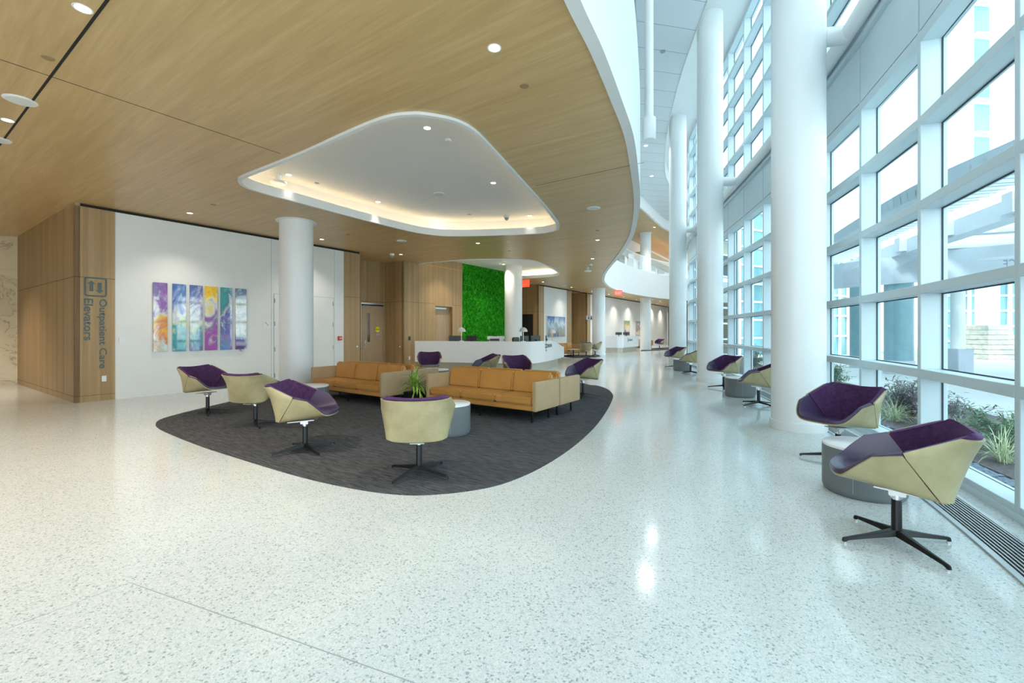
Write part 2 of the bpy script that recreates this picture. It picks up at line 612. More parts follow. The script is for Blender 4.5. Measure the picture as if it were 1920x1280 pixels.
def sheet(outer, holes, z, th):
    """flat plate with holes, lower face at z"""
    bm = bmesh.new()
    es = []
    for lp in [outer] + holes:
        vs = [bm.verts.new((p[0], p[1], z)) for p in lp]
        es += [bm.edges.new((vs[i - 1], vs[i])) for i in range(len(vs))]
    r = bmesh.ops.triangle_fill(bm, edges=es, use_beauty=True)
    bm.faces.ensure_lookup_table()
    mb = MB()
    bm.verts.index_update()
    vs = [v.co.copy() for v in bm.verts]
    n = len(vs)
    fs = [[v.index for v in f.verts] for f in bm.faces]
    mb.add(vs + [v + Vector((0, 0, th)) for v in vs], fs + [[i + n for i in reversed(f)] for f in fs])
    i0 = 0
    for lp in [outer] + holes:
        k = len(lp)
        for i in range(k):
            a, b = i0 + i, i0 + (i + 1) % k
            mb.f.append((a, b, b + n, a + n))
            mb.m.append(0)
        i0 += k
    bm.free()
    return mb

inner = offset(E1, 0.12)
outer = [Vector(p) for p in inner] + [Vector((30, 46, 0)), Vector((24, 62, 0)), Vector((-24, 62, 0)), Vector((-24, -3.2, 0))]
struct(sheet(outer, [c1, c2poly], CEIL, 0.03), 'ceiling', M['ceil_oak'])

rb = MB()
def cstrip(p, q, wd):
    d = (q - p).normalized()
    s = Vector((-d.y, d.x, 0)) * wd * 0.5
    rb.prism([p + s, q + s, q - s, p - s], CEIL - 0.003, CEIL)
X0 = ce(95, 143)
cstrip(X0 + N * 9.5, X0 - N * 9, 0.022)
cstrip(X0 - U * 4, X0 + U * 2.36, 0.006)
pj = ce(1000, 349)
cstrip(pj + N * 0.05, pj + N * 2.0, 0.005)
struct(rb, 'trim_ceiling_joint', M['dark'])

# first coffer: lip, hidden ledge with its light strip, raised plaster top
mb = MB()
mb.ribbon(c1, (0.005, 0.065), CEIL - 0.035, 4.20, closed=True)
struct(mb, 'trim_coffer_lip', M['white'], smooth=40)
mb = MB()
mb.ribbon(c1, (-0.28, 0.0), 4.10, 4.12, closed=True)
mb.ribbon(c1, (-0.30, -0.28), 4.10, 4.50, closed=True)
top = offset(c1, -0.30, True)
mb.prism(top, 4.50, 4.53)
struct(mb, 'ceiling_coffer', M['plaster'])
mb = MB()
mb.tube([p + Vector((0, 0, 4.175)) for p in offset(c1, -0.085, True)], 0.012, 6, closed=True)
o = mb.build('cove_light', M['cove'])
setp(o, 'warm light strip hidden around the rim of the large ceiling coffer', 'cove light')

# second coffer over the reception desk
lip2 = c2 if area(c2poly) > 0 and c2poly[0] == c2[0] else list(reversed(c2))
mb = MB()
mb.ribbon(lip2, (0.005, 0.065), CEIL - 0.03, 4.17)
struct(mb, 'trim_desk_coffer_lip', M['white'], smooth=40)
mb = MB()
mb.ribbon(lip2, (-0.22, 0.0), 4.10, 4.115)
mb.ribbon(lip2, (-0.24, -0.22), 4.10, 4.40)
mb.prism(offset(lip2, -0.24), 4.40, 4.43)
struct(mb, 'ceiling_desk_coffer', M['plaster'])
mb = MB()
mb.tube([p + Vector((0, 0, 4.16)) for p in offset(lip2, -0.08)], 0.012, 6)
o = mb.build('cove_light', mat('brighter cove strip', (1, 1, 1), 0.5, emit=(1.0, 0.78, 0.48), es=11.0))
setp(o, 'warm light strip hidden along the curved rim of the coffer above the white reception desk', 'cove light')

# --- white upstand round the atrium, glass balustrade, upper floors
mb = MB()
mb.ribbon(E1, (0.12, 0.0), CEIL - 0.02, 5.9)
struct(mb, 'trim_balcony_upstand', M['white'], smooth=40)
mb = MB()
mb.ribbon(E1, (0.075, 0.06), 5.9, 6.95)
o = mb.build('glass_balustrade', M['railglass'])
setp(o, 'clear glass balustrade along the white curved upper balcony', 'balustrade')
mb = MB()
mb.ribbon(E1, (0.085, 0.05), 6.95, 6.975)
mb.build('top_rail', M['steel'], o)
mb = MB()
mb.prism(offset(E1, 0.14) + [Vector((30, 46, 0)), Vector((24, 62, 0)), Vector((-10, 62, 0)), Vector((-16, -12, 0)), Vector((-6, -12, 0))], 5.45, 5.5)  # slab carried back out of view to block the sun
struct(mb, 'floor_upper', M['terrazzo'])
mb = MB()
mb.prism([Vector(p) for p in E3] + [Vector((26, 46, 0)), Vector((24, 62, 0)), Vector((-8, 62, 0)), Vector((-8, 24.6, 0))], 9.17, 9.2)
struct(mb, 'ceiling_upper_timber', M['ceil_oak'])
mb = MB()
mb.ribbon(E3, (0.1, 0.0), 9.14, 9.9)
struct(mb, 'trim_upper_upstand', M['white'], smooth=40)

def make_plank():
    m = mat('white plank ceiling', (0.74, 0.80, 0.83), 0.5)
    q = NT(m)
    sp = q.new('SeparateXYZ')
    q.link(q.coords((1, 1, 1), (0, 0, math.radians(-12))), sp.inputs[0])
    fr = q.new('Math', operation='FRACT')
    q.link(sp.outputs[1], fr.inputs[0])
    c = q.ramp(fr.outputs[0], [(0.0, (0.42, 0.50, 0.54)), (0.022, (0.42, 0.50, 0.54)), (0.03, (0.74, 0.80, 0.83)), (1.0, (0.76, 0.82, 0.85))])
    q.color(c)
    return m
M['plank'] = make_plank()
mb = MB()
mb.prism([Vector(p) for p in EP] + [Vector((20, 62, 0)), Vector((-8, 62, 0)), Vector((-8, -4, 0))], 9.9, 9.93)
struct(mb, 'ceiling_atrium_planks', M['plank'])
mb = MB()
mb.ribbon(EP, (0.02, 0.0), 9.88, 10.6)
struct(mb, 'trim_atrium_riser', M['white'], smooth=40)
mb = MB()
mb.prism([(-10, -12), (0, -12), (3.6, 1.9), (5.9, 7.9), (7.4, 14.3), (8.6, 20.5), (9.9, 23.4), (13.5, 26.6), (26, 34), (26, 45), (-10, 45)], 10.6, 10.75)
struct(mb, 'ceiling_atrium', M['white'])

# upper gallery back wall, with glazed offices and a warm cove
mb = MB()
mb.wallseg(W2(-16, 0.0), W2(40, 0.0), 5.5, 9.17, N, 0.1)
struct(mb, 'wall_upper_gallery', M['white'])
mb = MB()
mb.wallseg(W2(26, 1.2), W2(38, 1.2), 7.7, 8.25, N, 1.1)
struct(mb, 'trim_gallery_bulkhead', M['ceil_oak'])
mb = MB()
mb.tube([W2(26.2, 0.9) + Vector((0, 0, 8.29)), W2(37.8, 0.9) + Vector((0, 0, 8.29))], 0.03, 6)
o = mb.build('cove_light', M['cove'])
setp(o, 'warm light strip above the timber bulkhead of the upper gallery', 'cove light')
M['office'] = plain('blue grey office glazing', (0.30, 0.43, 0.47), 0.1, 0.15, 1.5)
for k, (a, b) in enumerate([(22.0, 23.4), (24.2, 25.6), (27.0, 29.0), (30.0, 32.0), (33.0, 35.4)]):
    mb = MB()
    mb.wallseg(W2(a, 0.06), W2(b, 0.06), 5.5, 7.6, N, 0.05)
    w_ = struct(mb, 'window_%d' % (90 + k), M['grey'])
    mb = MB()
    mb.wallseg(W2(a + 0.07, 0.08), W2(b - 0.07, 0.08), 5.55, 7.53, N, 0.03)
    mb.build('pane', M['office'], w_)

# --- left side walls
H = 4.0
tc0 = -0.625                                 # outer corner of the timber clad block
cn = W1(tc0)
SEAM = 2.56
def cladding(p, q, nrm, joints, name, h=H, kick=0.13, seam=True):
    mb = MB()
    mb.wallseg(p, q, 0, h, nrm, 0.08)
    o = struct(mb, name, M['oak'])
    d = (q - p)
    L = d.length
    d = d / L
    jm = MB()
    nv = Vector((nrm[0], nrm[1], 0))
    def ln(a, b, za, zb):
        A, B = p + d * a, p + d * b
        jm.prism([A + nv * 0.0015, B + nv * 0.0015, B - nv * 0.004, A - nv * 0.004], za, zb)
    for j in joints:
        ln(j - 0.004, j + 0.004, kick, h)
    if seam:
        ln(0, L, SEAM - 0.005, SEAM + 0.005)
    if kick:
        ln(0, L, kick - 0.005, kick + 0.003)
    jm.build('panel_joint', M['joint'], o)
    return o
lend = cn - N * 5.8
cladding(lend, cn, -U, [4.35, 4.95], 'wall_left_return', h=CEIL)
cladding(cn, W1(0.0), N, [], 'wall_left_sign')
# the timber return must face the lobby: its face looks back along -U
mb = MB()
mb.wallseg(lend + Vector((-6, -2.1, 0)), lend + Vector((0.0, 0.03, 0)), 0, CEIL, Vector((0.33, -0.94, 0)), 0.1)
struct(mb, 'wall_left_marble', M['marble'])

ta, tb = t1(645), t1(677)
mb = MB()
mb.wallseg(W1(0.0, -0.012), W1(ta, -0.012), 0, H, N, 0.1)
o = struct(mb, 'wall_left', M['white'])
jm = MB()
for x in (509, 627.5):
    t = t1(x)
    jm.prism([W1(t - 0.004, -0.011), W1(t + 0.004, -0.011), W1(t + 0.004, -0.02), W1(t - 0.004, -0.02)], 0.0, H)
jm.build('panel_joint', M['wjoint'], o)
cladding(W1(ta), W1(tb), N, [], 'wall_left_end')
mb = MB()
mb.wallseg(W1(tc0 + 0.06, -0.03), W1(tb, -0.03), H, CEIL, N, 0.05)
struct(mb, 'trim_wall_head_gap', M['dark'])
# double flush doors behind the round column
d0, d1 = t1(513.7), t1(625.5)
dm = 0.5 * (d0 + d1)
for k, (a, b, hx) in enumerate(((d0, dm, d0), (dm, d1, d1))):
    mb = MB()
    mb.wallseg(W1(a + 0.004, -0.002), W1(b - 0.004, -0.002), 0.01, 2.49, N, 0.012)
    d = struct(mb, 'door_%d' % (k + 1), M['white'])
    gm = MB()
    for s0, s1, z0, z1 in ((a - 0.002, a + 0.004, 0, 2.49), (b - 0.004, b + 0.002, 0, 2.49), (a, b, 2.488, 2.496)):
        gm.wallseg(W1(s0, -0.0005), W1(s1, -0.0005), z0, z1, N, 0.01)
    gm.build('door_gap', M['wjoint'], d)
    for z in (0.22, 0.95, 1.66, 2.30):
        hm = MB()
        sg = 0.02 if hx == a else -0.02
        hm.tube([W1(hx + sg, 0.006) + Vector((0, 0, z - 0.06)), W1(hx + sg, 0.006) + Vector((0, 0, z + 0.06))], 0.011, 8)
        hm.build('hinge', M['grey'], d)

# alcove with the timber door
cA = P2 - N * 1.01
bj = 1.99
mb = MB()
cladding(cA - U * 2.3, cA, N, [1.5], 'wall_alcove_back', h=CEIL)
cladding(cA, P2, -U, [], 'wall_alcove_side', h=CEIL)
mb = MB()
mb.wallseg(W1(tb), W1(tb) - N * 1.35, 0, CEIL, U, 0.05)
struct(mb, 'wall_alcove_return', M['oak'])
mb = MB()
def AB(s, out=0.0):
    return cA - U * s + N * out
mb.wallseg(AB(1.12, 0.02), AB(0.09, 0.02), 0, 2.5, N, 0.03)
d = struct(mb, 'door_3', M['steel'])
M['doorwood'] = wood('door veneer', (0.36, 0.25, 0.15), (0.42, 0.30, 0.185), (0.47, 0.345, 0.22), (9, 9, 0.35))
lf = MB()
lf.wallseg(AB(1.09, 0.03), AB(0.14, 0.03), 0.01, 2.40, N, 0.012)
leaf = lf.build('door_leaf', M['doorwood'], d)
cl = MB()
cl.wallseg(AB(1.09, 0.07), AB(0.14, 0.07), 2.40, 2.445, N, 0.05)
cl.build('door_closer', M['black'], d)
vt = MB()
vt.wallseg(AB(0.88, 0.036), AB(0.69, 0.036), 1.02, 2.16, N, 0.01)
fr_ = vt.build('vision_frame', M['sand'], leaf)
vg = MB()
vg.wallseg(AB(0.85, 0.039), AB(0.73, 0.039), 1.06, 2.12, N, 0.008)
vg.build('vision_glass', plain('dim glass', (0.10, 0.07, 0.045), 0.15, 0.4, 3.0), leaf)
hd = MB()
hd.wallseg(AB(0.985, 0.06), AB(0.93, 0.06), 0.83, 1.12, N, 0.05)
hd.wallseg(AB(0.985, 0.10), AB(0.955, 0.10), 0.93, 1.0, N, 0.05)
hd.build('door_handle', M['chrome'], d)

# wall behind the reception desk
cladding(W2(0), W2(0.75), N, [], 'wall_desk_corner', h=CEIL)
t_d0, t_d1 = 1.70, 2.70
tm0, tm1 = t2(867), 6.75
cladding(W2(0.75), W2(t_d0), N, [0.02, 0.93], 'wall_desk_near', h=4.40)
cladding(W2(t_d1), W2(tm0), N, [0.02], 'wall_desk_far', h=4.40)
mb = MB()
mb.wallseg(W2(t_d0), W2(t_d1), 2.50, 4.40, N, 0.08)
o = struct(mb, 'wall_desk_overdoor', M['oak'])
mb = MB()
mb.wallseg(W2(t_d0 - 0.0, 0.006), W2(t_d1 + 0.06, 0.006), 2.47, 2.53, N, 0.25)
mb.wallseg(W2(t_d1, 0.006), W2(t_d1 + 0.06, 0.006), 0, 2.47, N, 0.25)
d = struct(mb, 'door_4', M['oak'])
lf = MB()
lf.wallseg(W2(t_d0 - 0.02, -0.17), W2(t_d1 + 0.02, -0.17), 0.01, 2.47, N, 0.04)
lf.build('door_leaf', M['doorwood'], d)
cl = MB()
cl.wallseg(W2(t_d0 + 0.1, -0.11), W2(t_d0 + 0.75, -0.11), 2.37, 2.43, N, 0.06)
cl.build('door_closer', M['steel'], d)

# living moss wall: a panel with thousands of soft tufts
def make_moss():
    m = mat('preserved moss', (0.02, 0.2, 0.02), 0.9, spec=0.15)
    q = NT(m)
    a = q.noise(q.coords((1, 1, 0.55)), 13, 5, 0.7, 0.5)
    q.color(q.ramp(a, [(0.30, (0.003, 0.055, 0.002)), (0.46, (0.014, 0.230, 0.007)), (0.58, (0.035, 0.400, 0.012)), (0.72, (0.16, 0.62, 0.05))]))
    return m
M['moss'] = make_moss()
mb = MB()
mb.wallseg(W2(tm0 + 0.02, 0.01), W2(tm1, 0.01), 0.0, 4.40, N, 0.1)
mo = mb.build('moss_wall', M['moss'])
setp(mo, 'bright green preserved moss wall behind the white reception desk', 'moss wall')
mb = MB()
rnd = random.Random(3)
for i in range(5200):
    t = rnd.uniform(tm0 + 0.03, tm1 - 0.02)
    z = rnd.uniform(0.75, 4.36)
    p = W2(t, 0.008) + Vector((0, 0, z))
    L = rnd.uniform(0.03, 0.075)
    a = rnd.uniform(0, 2 * PI)
    side = (U * math.cos(a) + Vector((0, 0, 1)) * math.sin(a)) * rnd.uniform(0.012, 0.03)
    up = U * -math.sin(a) + Vector((0, 0, 1)) * math.cos(a)
    tip = p + N * L + Vector((0, 0, -0.03)) + up * rnd.uniform(-0.02, 0.02)
    mb.add([p - side, p + side, p + up * 0.03, tip], [(0, 1, 3), (1, 2, 3), (2, 0, 3)])
o = mb.build('moss_tuft', M['moss'], mo)
o['kind'] = 'stuff'

# recess, painting wall, second recess and the long white wall beyond
r0, r1 = t2(1009.7), t2(1020)
w1_, w2_ = t2(1063), t2(1072)
q1, q2 = t2(1100.6), t2(1107)
tend = t2(1252)
mb = MB()
mb.wallseg(W2(tm1), W2(tm1) - N * 3, 0, CEIL, U, 0.08)
mb.wallseg(W2(tm1 - 0.1, -3), W2(r0, -3), 0, CEIL, N, 0.1)
struct(mb, 'wall_recess', M['oak'])
cladding(W2(r0) - N * 3, W2(r0), -U, [], 'wall_recess_side', h=CEIL)
mb = MB()
pR = W2(r0)
mb.wallseg(pR - N * 1.25 - U * 0.012, pR - N * 0.30 - U * 0.012, 0, 2.47, -U, 0.01)
d = struct(mb, 'door_5', M['oak'])
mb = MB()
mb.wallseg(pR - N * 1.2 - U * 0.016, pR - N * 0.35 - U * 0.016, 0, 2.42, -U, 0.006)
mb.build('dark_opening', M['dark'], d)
cladding(W2(r0), W2(r1), N, [], 'wall_pier_near')
mb = MB()
mb.wallseg(W2(r1, -0.01), W2(w1_, -0.01), 0, H, N, 0.1)
struct(mb, 'wall_painting', M['white'])
cladding(W2(w1_), W2(w2_), N, [], 'wall_pier_middle')
mb = MB()
mb.wallseg(W2(w2_), W2(w2_) - N * 1.2, 0, CEIL, U, 0.06)
mb.wallseg(W2(w2_ - 0.1, -1.2), W2(q1, -1.2), 0, CEIL, N, 0.1)
struct(mb, 'wall_far_recess', M['oak'])
cladding(W2(q1) - N * 1.2, W2(q1), -U, [0.4], 'wall_far_recess_side', h=CEIL)
cladding(W2(q1), W2(q2), N, [], 'wall_pier_far')
mb = MB()
mb.wallseg(W2(q2, -0.01), W2(tend, -0.01), 0, H, N, 0.1)
struct(mb, 'wall_long', M['white'])
mb = MB()
mb.wallseg(W2(r0, -0.03), W2(tend, -0.03), H, CEIL, N, 0.04)
struct(mb, 'trim_far_head_gap', M['dark'])
mb = MB()
mb.wallseg(W2(tend), W2(tend, 16), 0, CEIL, -U, 0.1)
struct(mb, 'wall_end', M['oak'])

# --- round columns
def column(x, y, r, z1, label, collar=None, base=True, z0=0.0):
    t = thing('column', label, 'column', (x, y, z0), 0, None)
    mb = MB()
    mb.lathe([(0, 0), (r, 0), (r, z1 - z0), (0, z1 - z0)], 48)
    mb.build('shaft', M['column'], t, smooth=40)
    if base:
        mb = MB()
        mb.lathe([(r - 0.01, 0), (r + 0.02, 0), (r + 0.02, 0.125), (r - 0.01, 0.135)], 48)
        mb.build('base_ring', M['column'], t, smooth=40)
    if collar:
        mb = MB()
        mb.lathe([(r - 0.01, collar - z0 - 0.016), (r + 0.075, collar - z0 - 0.016), (r + 0.075, collar - z0 - 0.001), (r - 0.01, collar - z0 - 0.001)], 48)
        mb.build('ceiling_collar', M['column'], t, smooth=40)
    return t
column(-5.13, 10.47, 0.37, CEIL, 'thick round white column beside the left tan sofas', CEIL)
column(0.06, 19.9, 0.40, 4.40, 'round white column behind the reception desk, in front of the moss wall')
column(5.3, 26.9, 0.39, CEIL, 'round white column beside the far beige chairs and low white table', CEIL)
column(10.5, 34.6, 0.41, 4.06, 'slim looking far white column beside the second white check-in desk', CEIL)
column(10.5, 34.6, 0.41, 9.17, 'round white column standing on the upper gallery behind the glass balustrade', 9.17, False, 5.5)
COLW = [(4.29, 6.6), (5.76, 12.8), (7.12, 18.9)]
for (x, y), lb in zip(COLW, ('tall white atrium column right behind the large purple window chair',
                            'tall white atrium column between the first and second pairs of window chairs',
                            'tall white atrium column farthest along the glass wall, by the third drum table')):
    c_ = column(x, y, 0.35, 10.6, lb)
    c_['group'] = 'columns along the glass wall'

# --- curtain wall
SP = 0.934
ZL = [0.05] + [0.983 + SP * k for k in range(5)]          # lower transoms, last is the head
ZU = [5.98 + SP * k for k in range(5)] + [10.55]
FOUT = offset(FN, -0.235)
FGL = offset(FN, -0.19)
FG2 = offset(FN, -0.20)
wn = 0
def bay(i, zs, tall0, tall1):
    global wn
    wn += 1
    a, b = FN[i], FN[i + 1]
    ao, bo = FOUT[i], FOUT[i + 1]
    d = (b - a).normalized()
    nv = Vector((d.y, -d.x, 0))              # to the outside
    hw = 0.034
    mb = MB()
    # the post at the near end of the bay
    dd = Vector((-nv.y, nv.x, 0))
    mb.prism([a - dd * hw, a + dd * hw, ao + dd * hw, ao - dd * hw], tall0, tall1)
    last = len(zs) - 1
    for k, z in enumerate(zs):
        hh = 0.05 if 0 < k < last else 0.06
        mb.prism([a + d * hw, b - d * hw, bo - d * hw, ao + d * hw], z - hh, z + hh)
    o = struct(mb, 'window_%d' % wn, M['frame'], bevel=0.004, seg=1)
    ga, gb = FGL[i] + d * hw, FGL[i + 1] - d * hw
    g2a, g2b = FG2[i] + d * hw, FG2[i + 1] - d * hw
    gk = MB()
    for k in range(last):
        z0, z1 = zs[k] + 0.05, zs[k + 1] - 0.05
        pm = MB()
        pm.add([Vector((ga.x, ga.y, z0)), Vector((gb.x, gb.y, z0)), Vector((gb.x, gb.y, z1)), Vector((ga.x, ga.y, z1))], [(0, 1, 2, 3)])
        pm.build('pane', M['glass'], o)
        s = 0.012
        for p, q, za, zb in ((ga, ga + d * s, z0, z1), (gb - d * s, gb, z0, z1)):
            gk.prism([p - nv * 0.006, q - nv * 0.006, q + nv * 0.006, p + nv * 0.006], za, zb)
        for za, zb in ((z0, z0 + s), (z1 - s, z1)):
            gk.prism([ga - nv * 0.006, gb - nv * 0.006, gb + nv * 0.006, ga + nv * 0.006], za, zb)
    gk.build('gasket', M['gasket'], o)
for i in range(len(FN) - 1):
    bay(i, ZL, 0.0, 4.79)
for i in range(len(FN) - 1):
    bay(i, ZU, 5.9, 10.6)
# spandrel panels with their open joints, ledge, and the round ring beam on brackets
sp_ = MB()
for i in range(len(FN) - 1):
    d = (FN[i + 1] - FN[i]).normalized()
    a, b = FN[i] + d * 0.012, FN[i + 1] - d * 0.012
    nv = Vector((d.y, -d.x, 0))
    sp_.prism([a, b, b + nv * 0.2, a + nv * 0.2], 4.79, 5.62)
struct(sp_, 'wall_right_spandrel', M['frame'])
mb = MB()
mb.ribbon(FN, (-0.06, -0.24), 4.77, 5.95)
struct(mb, 'wall_right_backing', M['gasket'])
mb = MB()
mb.ribbon(FN, (0.06, -0.2), 5.60, 5.70)
mb.ribbon(FN, (0.02, -0.23), 5.70, 5.93)
struct(mb, 'trim_window_ledge', M['frame'], bevel=0.01)
ring = spline(FN[1:], 4)
rb_ = MB()
rb_.tube([p + Vector((0, 0, 5.80)) for p in offset(ring, 0.16)], 0.11, 14)
rbo = struct(rb_, 'trim_ring_beam', M['column'], smooth=40)
for x, y in COLW:
    c = Vector((x, y, 0))
    j = min(ring, key=lambda p: (p - c).length)
    d = (j - c).normalized()
    mb = MB()
    mb.tube([c + d * 0.33 + Vector((0, 0, 5.80)), c + d * 0.62 + Vector((0, 0, 5.80)), j - d * 0.12 + Vector((0, 0, 5.80))], [0.13, 0.13, 0.10], 14)
    mb.build('column_bracket', M['column'], rbo, smooth=40)
mb = MB()
mb.ribbon(FN, (0.02, -0.235), 0.0, 0.055)
struct(mb, 'baseboard_right', M['frame'])
# linear floor grille along the glass
gp = spline(FN[1:15], 4)
g = MB()
for k in range(9):
    o0 = 0.20 + k * 0.026
    g.ribbon(gp, (o0, o0 + 0.010), 0.001, 0.010)
t = thing('floor_grille', 'long slatted metal heating grille in the floor along the glass wall', 'floor grille', (0, 0, 0))
g.build('slat', M['steel'], t)
g = MB()
g.ribbon(gp, (0.19, 0.445), 0.0005, 0.002)
g.build('trough', M['dark'], t)
g = MB()
g.ribbon(gp, (0.165, 0.195), 0.001, 0.012)
g.ribbon(gp, (0.435, 0.475), 0.001, 0.012)
g.build('border', M['steel'], t)

# hanging white pipe in the atrium
t = thing('hanging_pipe', 'white vertical pipe with a wider boot hanging beside the balcony edge', 'pipe', (2.96, 9.5, 5.58))
mb = MB()
mb.lathe([(0, 0), (0.115, 0), (0.14, 0.03), (0.14, 0.46), (0, 0.47)], 24)
mb.build('boot', M['column'], t, smooth=40)
mb = MB()
mb.lathe([(0.09, 0.46), (0.09, 4.32)], 24)
mb.build('pipe', M['column'], t, smooth=40)

# unseen walls added behind and left of the lens to block sky light and sun
mb = MB()
mb.prism([(-24, -3.4), (-9, -3.4), (-9, -3.2), (-24, -3.2)], 0, CEIL)
struct(mb, 'wall_back_blocker', M['white'])
mb = MB()
mb.prism([(-24, -3.2), (-23.8, -3.2), (-23.8, 10), (-24, 10)], 0, CEIL)
struct(mb, 'wall_far_left_blocker', M['marble'])
mb = MB()
mb.prism([(-9, -12), (-8.8, -12), (-8.8, 10), (-9, 10)], 5.5, 10.6)
struct(mb, 'wall_upper_left_blocker', M['white'])

# ================================================================== CARPETS
CAR = [(292, 795), (300, 787), (330, 777.5), (380, 765), (440, 751), (490, 741), (530, 734)]
cp = [fl(*p) for p in CAR] + [Vector((-4.9, 12.2, 0)), Vector((-3.6, 13.7, 0)), Vector((-1.6, 14.2, 0)), Vector((0.4, 13.9, 0)), Vector((1.6, 12.9, 0)), Vector((2.1, 11.9, 0))]
CAR2 = [(1120, 723), (1138, 729), (1148, 738), (1149, 746), (1140, 766), (1120, 795), (1090, 825), (1050, 855), (1000, 884), (940, 908), (880, 920.5), (820, 927),
        (765, 928.5), (700, 922.5), (620, 908), (540, 888), (450, 860.5), (380, 838), (320, 814.5), (297, 803)]
cp += [fl(*p) for p in CAR2]
mb = MB()
mb.prism(spline(cp, 4, True), 0.0, 0.007)
o = mb.build('carpet', M['carpet'])
setp(o, 'large charcoal carpet with rounded corners under the tan sofas', 'carpet')
mb = MB()
mb.prism([W2(10.2, 0.15), fl(1050, 667.5), fl(1075, 671), fl(1102, 671), fl(1128, 667.8), Vector((4.75, 27.0, 0)), W2(13.2, 0.2)], 0.0, 0.007)
o = mb.build('carpet', M['carpet'])
setp(o, 'small charcoal carpet under the far low pedestal table', 'carpet')
mb = MB()
mb.prism([fl(1201, 658.5), fl(1262, 655.5), fl(1262, 650.5), fl(1206, 653.5)], 0.0, 0.007)
o = mb.build('carpet', M['carpet'])
setp(o, 'distant dark carpet under the farthest seating beyond the far column', 'carpet')

# ================================================================== SWIVEL CHAIR (front is +Y)
def grid_solid(mb, G, a, b, inset=0.0):
    """thick sheet from a grid of points; a and b are the two offsets towards the sitter"""
    n, m = len(G), len(G[0])
    ctr = Vector((0, 0.05, 0.78))
    def nrm(i, j):
        di = G[min(i + 1, n - 1)][j] - G[max(i - 1, 0)][j]
        dj = G[i][min(j + 1, m - 1)] - G[i][max(j - 1, 0)]
        v = di.cross(dj)
        if v.length < 1e-9:
            v = ctr - G[i][j]
        v.normalize()
        if v.dot(ctr - G[i][j]) < 0:
            v = -v
        return v
    Nn = [[nrm(i, j) for j in range(m)] for i in range(n)]
    A = [G[i][j] + Nn[i][j] * a for i in range(n) for j in range(m)]
    B = [G[i][j] + Nn[i][j] * b for i in range(n) for j in range(m)]
    k = n * m
    fs = []
    for i in range(n - 1):
        for j in range(m - 1):
            q = (i * m + j, i * m + j + 1, (i + 1) * m + j + 1, (i + 1) * m + j)
            fs.append(q)
            fs.append(tuple(x + k for x in reversed(q)))
    rim = [(i, 0) for i in range(n)] + [(n - 1, j) for j in range(1, m)] + [(i, m - 1) for i in range(n - 2, -1, -1)] + [(0, j) for j in range(m - 2, 0, -1)]
    for (i, j), (p, q) in zip(rim, rim[1:] + rim[:1]):
        fs.append((i * m + j, p * m + q, p * m + q + k, i * m + j + k))
    mb.add(A + B, fs)

def lerp(a, b, t):
    return a + (b - a) * t

cB, cE, cT = Vector((0.272, -0.170, 0.392)), Vector((0.345, 0.015, 0.672)), Vector((0.305, -0.270, 0.800))
cF2, cF = Vector((0.330, 0.150, 0.630)), Vector((0.262, 0.290, 0.490))
rB, rT = Vector((0, -0.245, 0.375)), Vector((0, -0.385, 0.785))
def back_grid(v0, v1, s0=1.0):
    vE = 0.62
    rows = []
    for i in range(15):
        v = lerp(v0, v1, i / 14)
        P = lerp(cB, cE, v / vE) if v < vE else lerp(cE, cT, (v - vE) / (1 - vE))
        R = lerp(rB, rT, v)
        half = []
        for k in range(15):
            t = k / 14 * s0 + (1 - s0)
            c1_ = Vector((P.x * 1.0, lerp(P.y, R.y, 0.72), lerp(P.z, R.z, 0.4)))
            c2_ = Vector((P.x * 0.62, R.y, lerp(P.z, R.z, 0.9)))
            q = P * (1 - t) ** 3 + c1_ * 3 * t * (1 - t) ** 2 + c2_ * 3 * t * t * (1 - t) + R * t ** 3
            half.append(q)
        rows.append(half + [Vector((-q.x, q.y, q.z)) for q in reversed(half[:-1])])
    return rows

def poly(pts, t):
    L = [0]
    for a, b in zip(pts, pts[1:]):
        L.append(L[-1] + (b - a).length)
    d = t * L[-1]
    for i in range(len(pts) - 1):
        if d <= L[i + 1] + 1e-9:
            return lerp(pts[i], pts[i + 1], (d - L[i]) / (L[i + 1] - L[i]))
    return pts[-1]

def seat_grid(u0, u1, smax=1.0):
    # rear edge: bottom row of the back, then up the seam; front edge: lip, then up the arm
    rear_b = []
    for k in range(9):
        t = 1 - k / 8
        c1_ = Vector((cB.x, lerp(cB.y, rB.y, 0.72), lerp(cB.z, rB.z, 0.4)))
        c2_ = Vector((cB.x * 0.62, rB.y, lerp(cB.z, rB.z, 0.9)))
        rear_b.append(cB * (1 - t) ** 3 + c1_ * 3 * t * (1 - t) ** 2 + c2_ * 3 * t * t * (1 - t) + rB * t ** 3)
    front_b = spline([(0, 0.365, 0.448), (0.13, 0.350, 0.447), (0.215, 0.320, 0.456), tuple(cF)], 4)
    front_s = spline([tuple(cF), (0.300, 0.232, 0.555), tuple(cF2)], 5)
    half = []
    nb, ns = 9, 9
    for k in range(nb + ns):
        if k < nb:
            s = k / nb
            half.append((poly(rear_b, s), poly(front_b, s), 0))
        else:
            s = (k - nb) / (ns - 1) * smax
            half.append((lerp(cB, cE, s), poly(front_s, s), s))
    rows = []
    for i in range(13):
        u = lerp(u0, u1, i / 12)
        h = []
        for a, b, s in half:
            q = lerp(a, b, u)
            h.append(q)
        # round the bend between pan and side
        for _ in range(2):
            h = [h[0]] + [(h[j - 1] + h[j] * 2 + h[j + 1]) / 4 for j in range(1, len(h) - 1)] + [h[-1]]
        rows.append([Vector((-q.x, q.y, q.z)) for q in reversed(h[1:])] + h)
    return rows

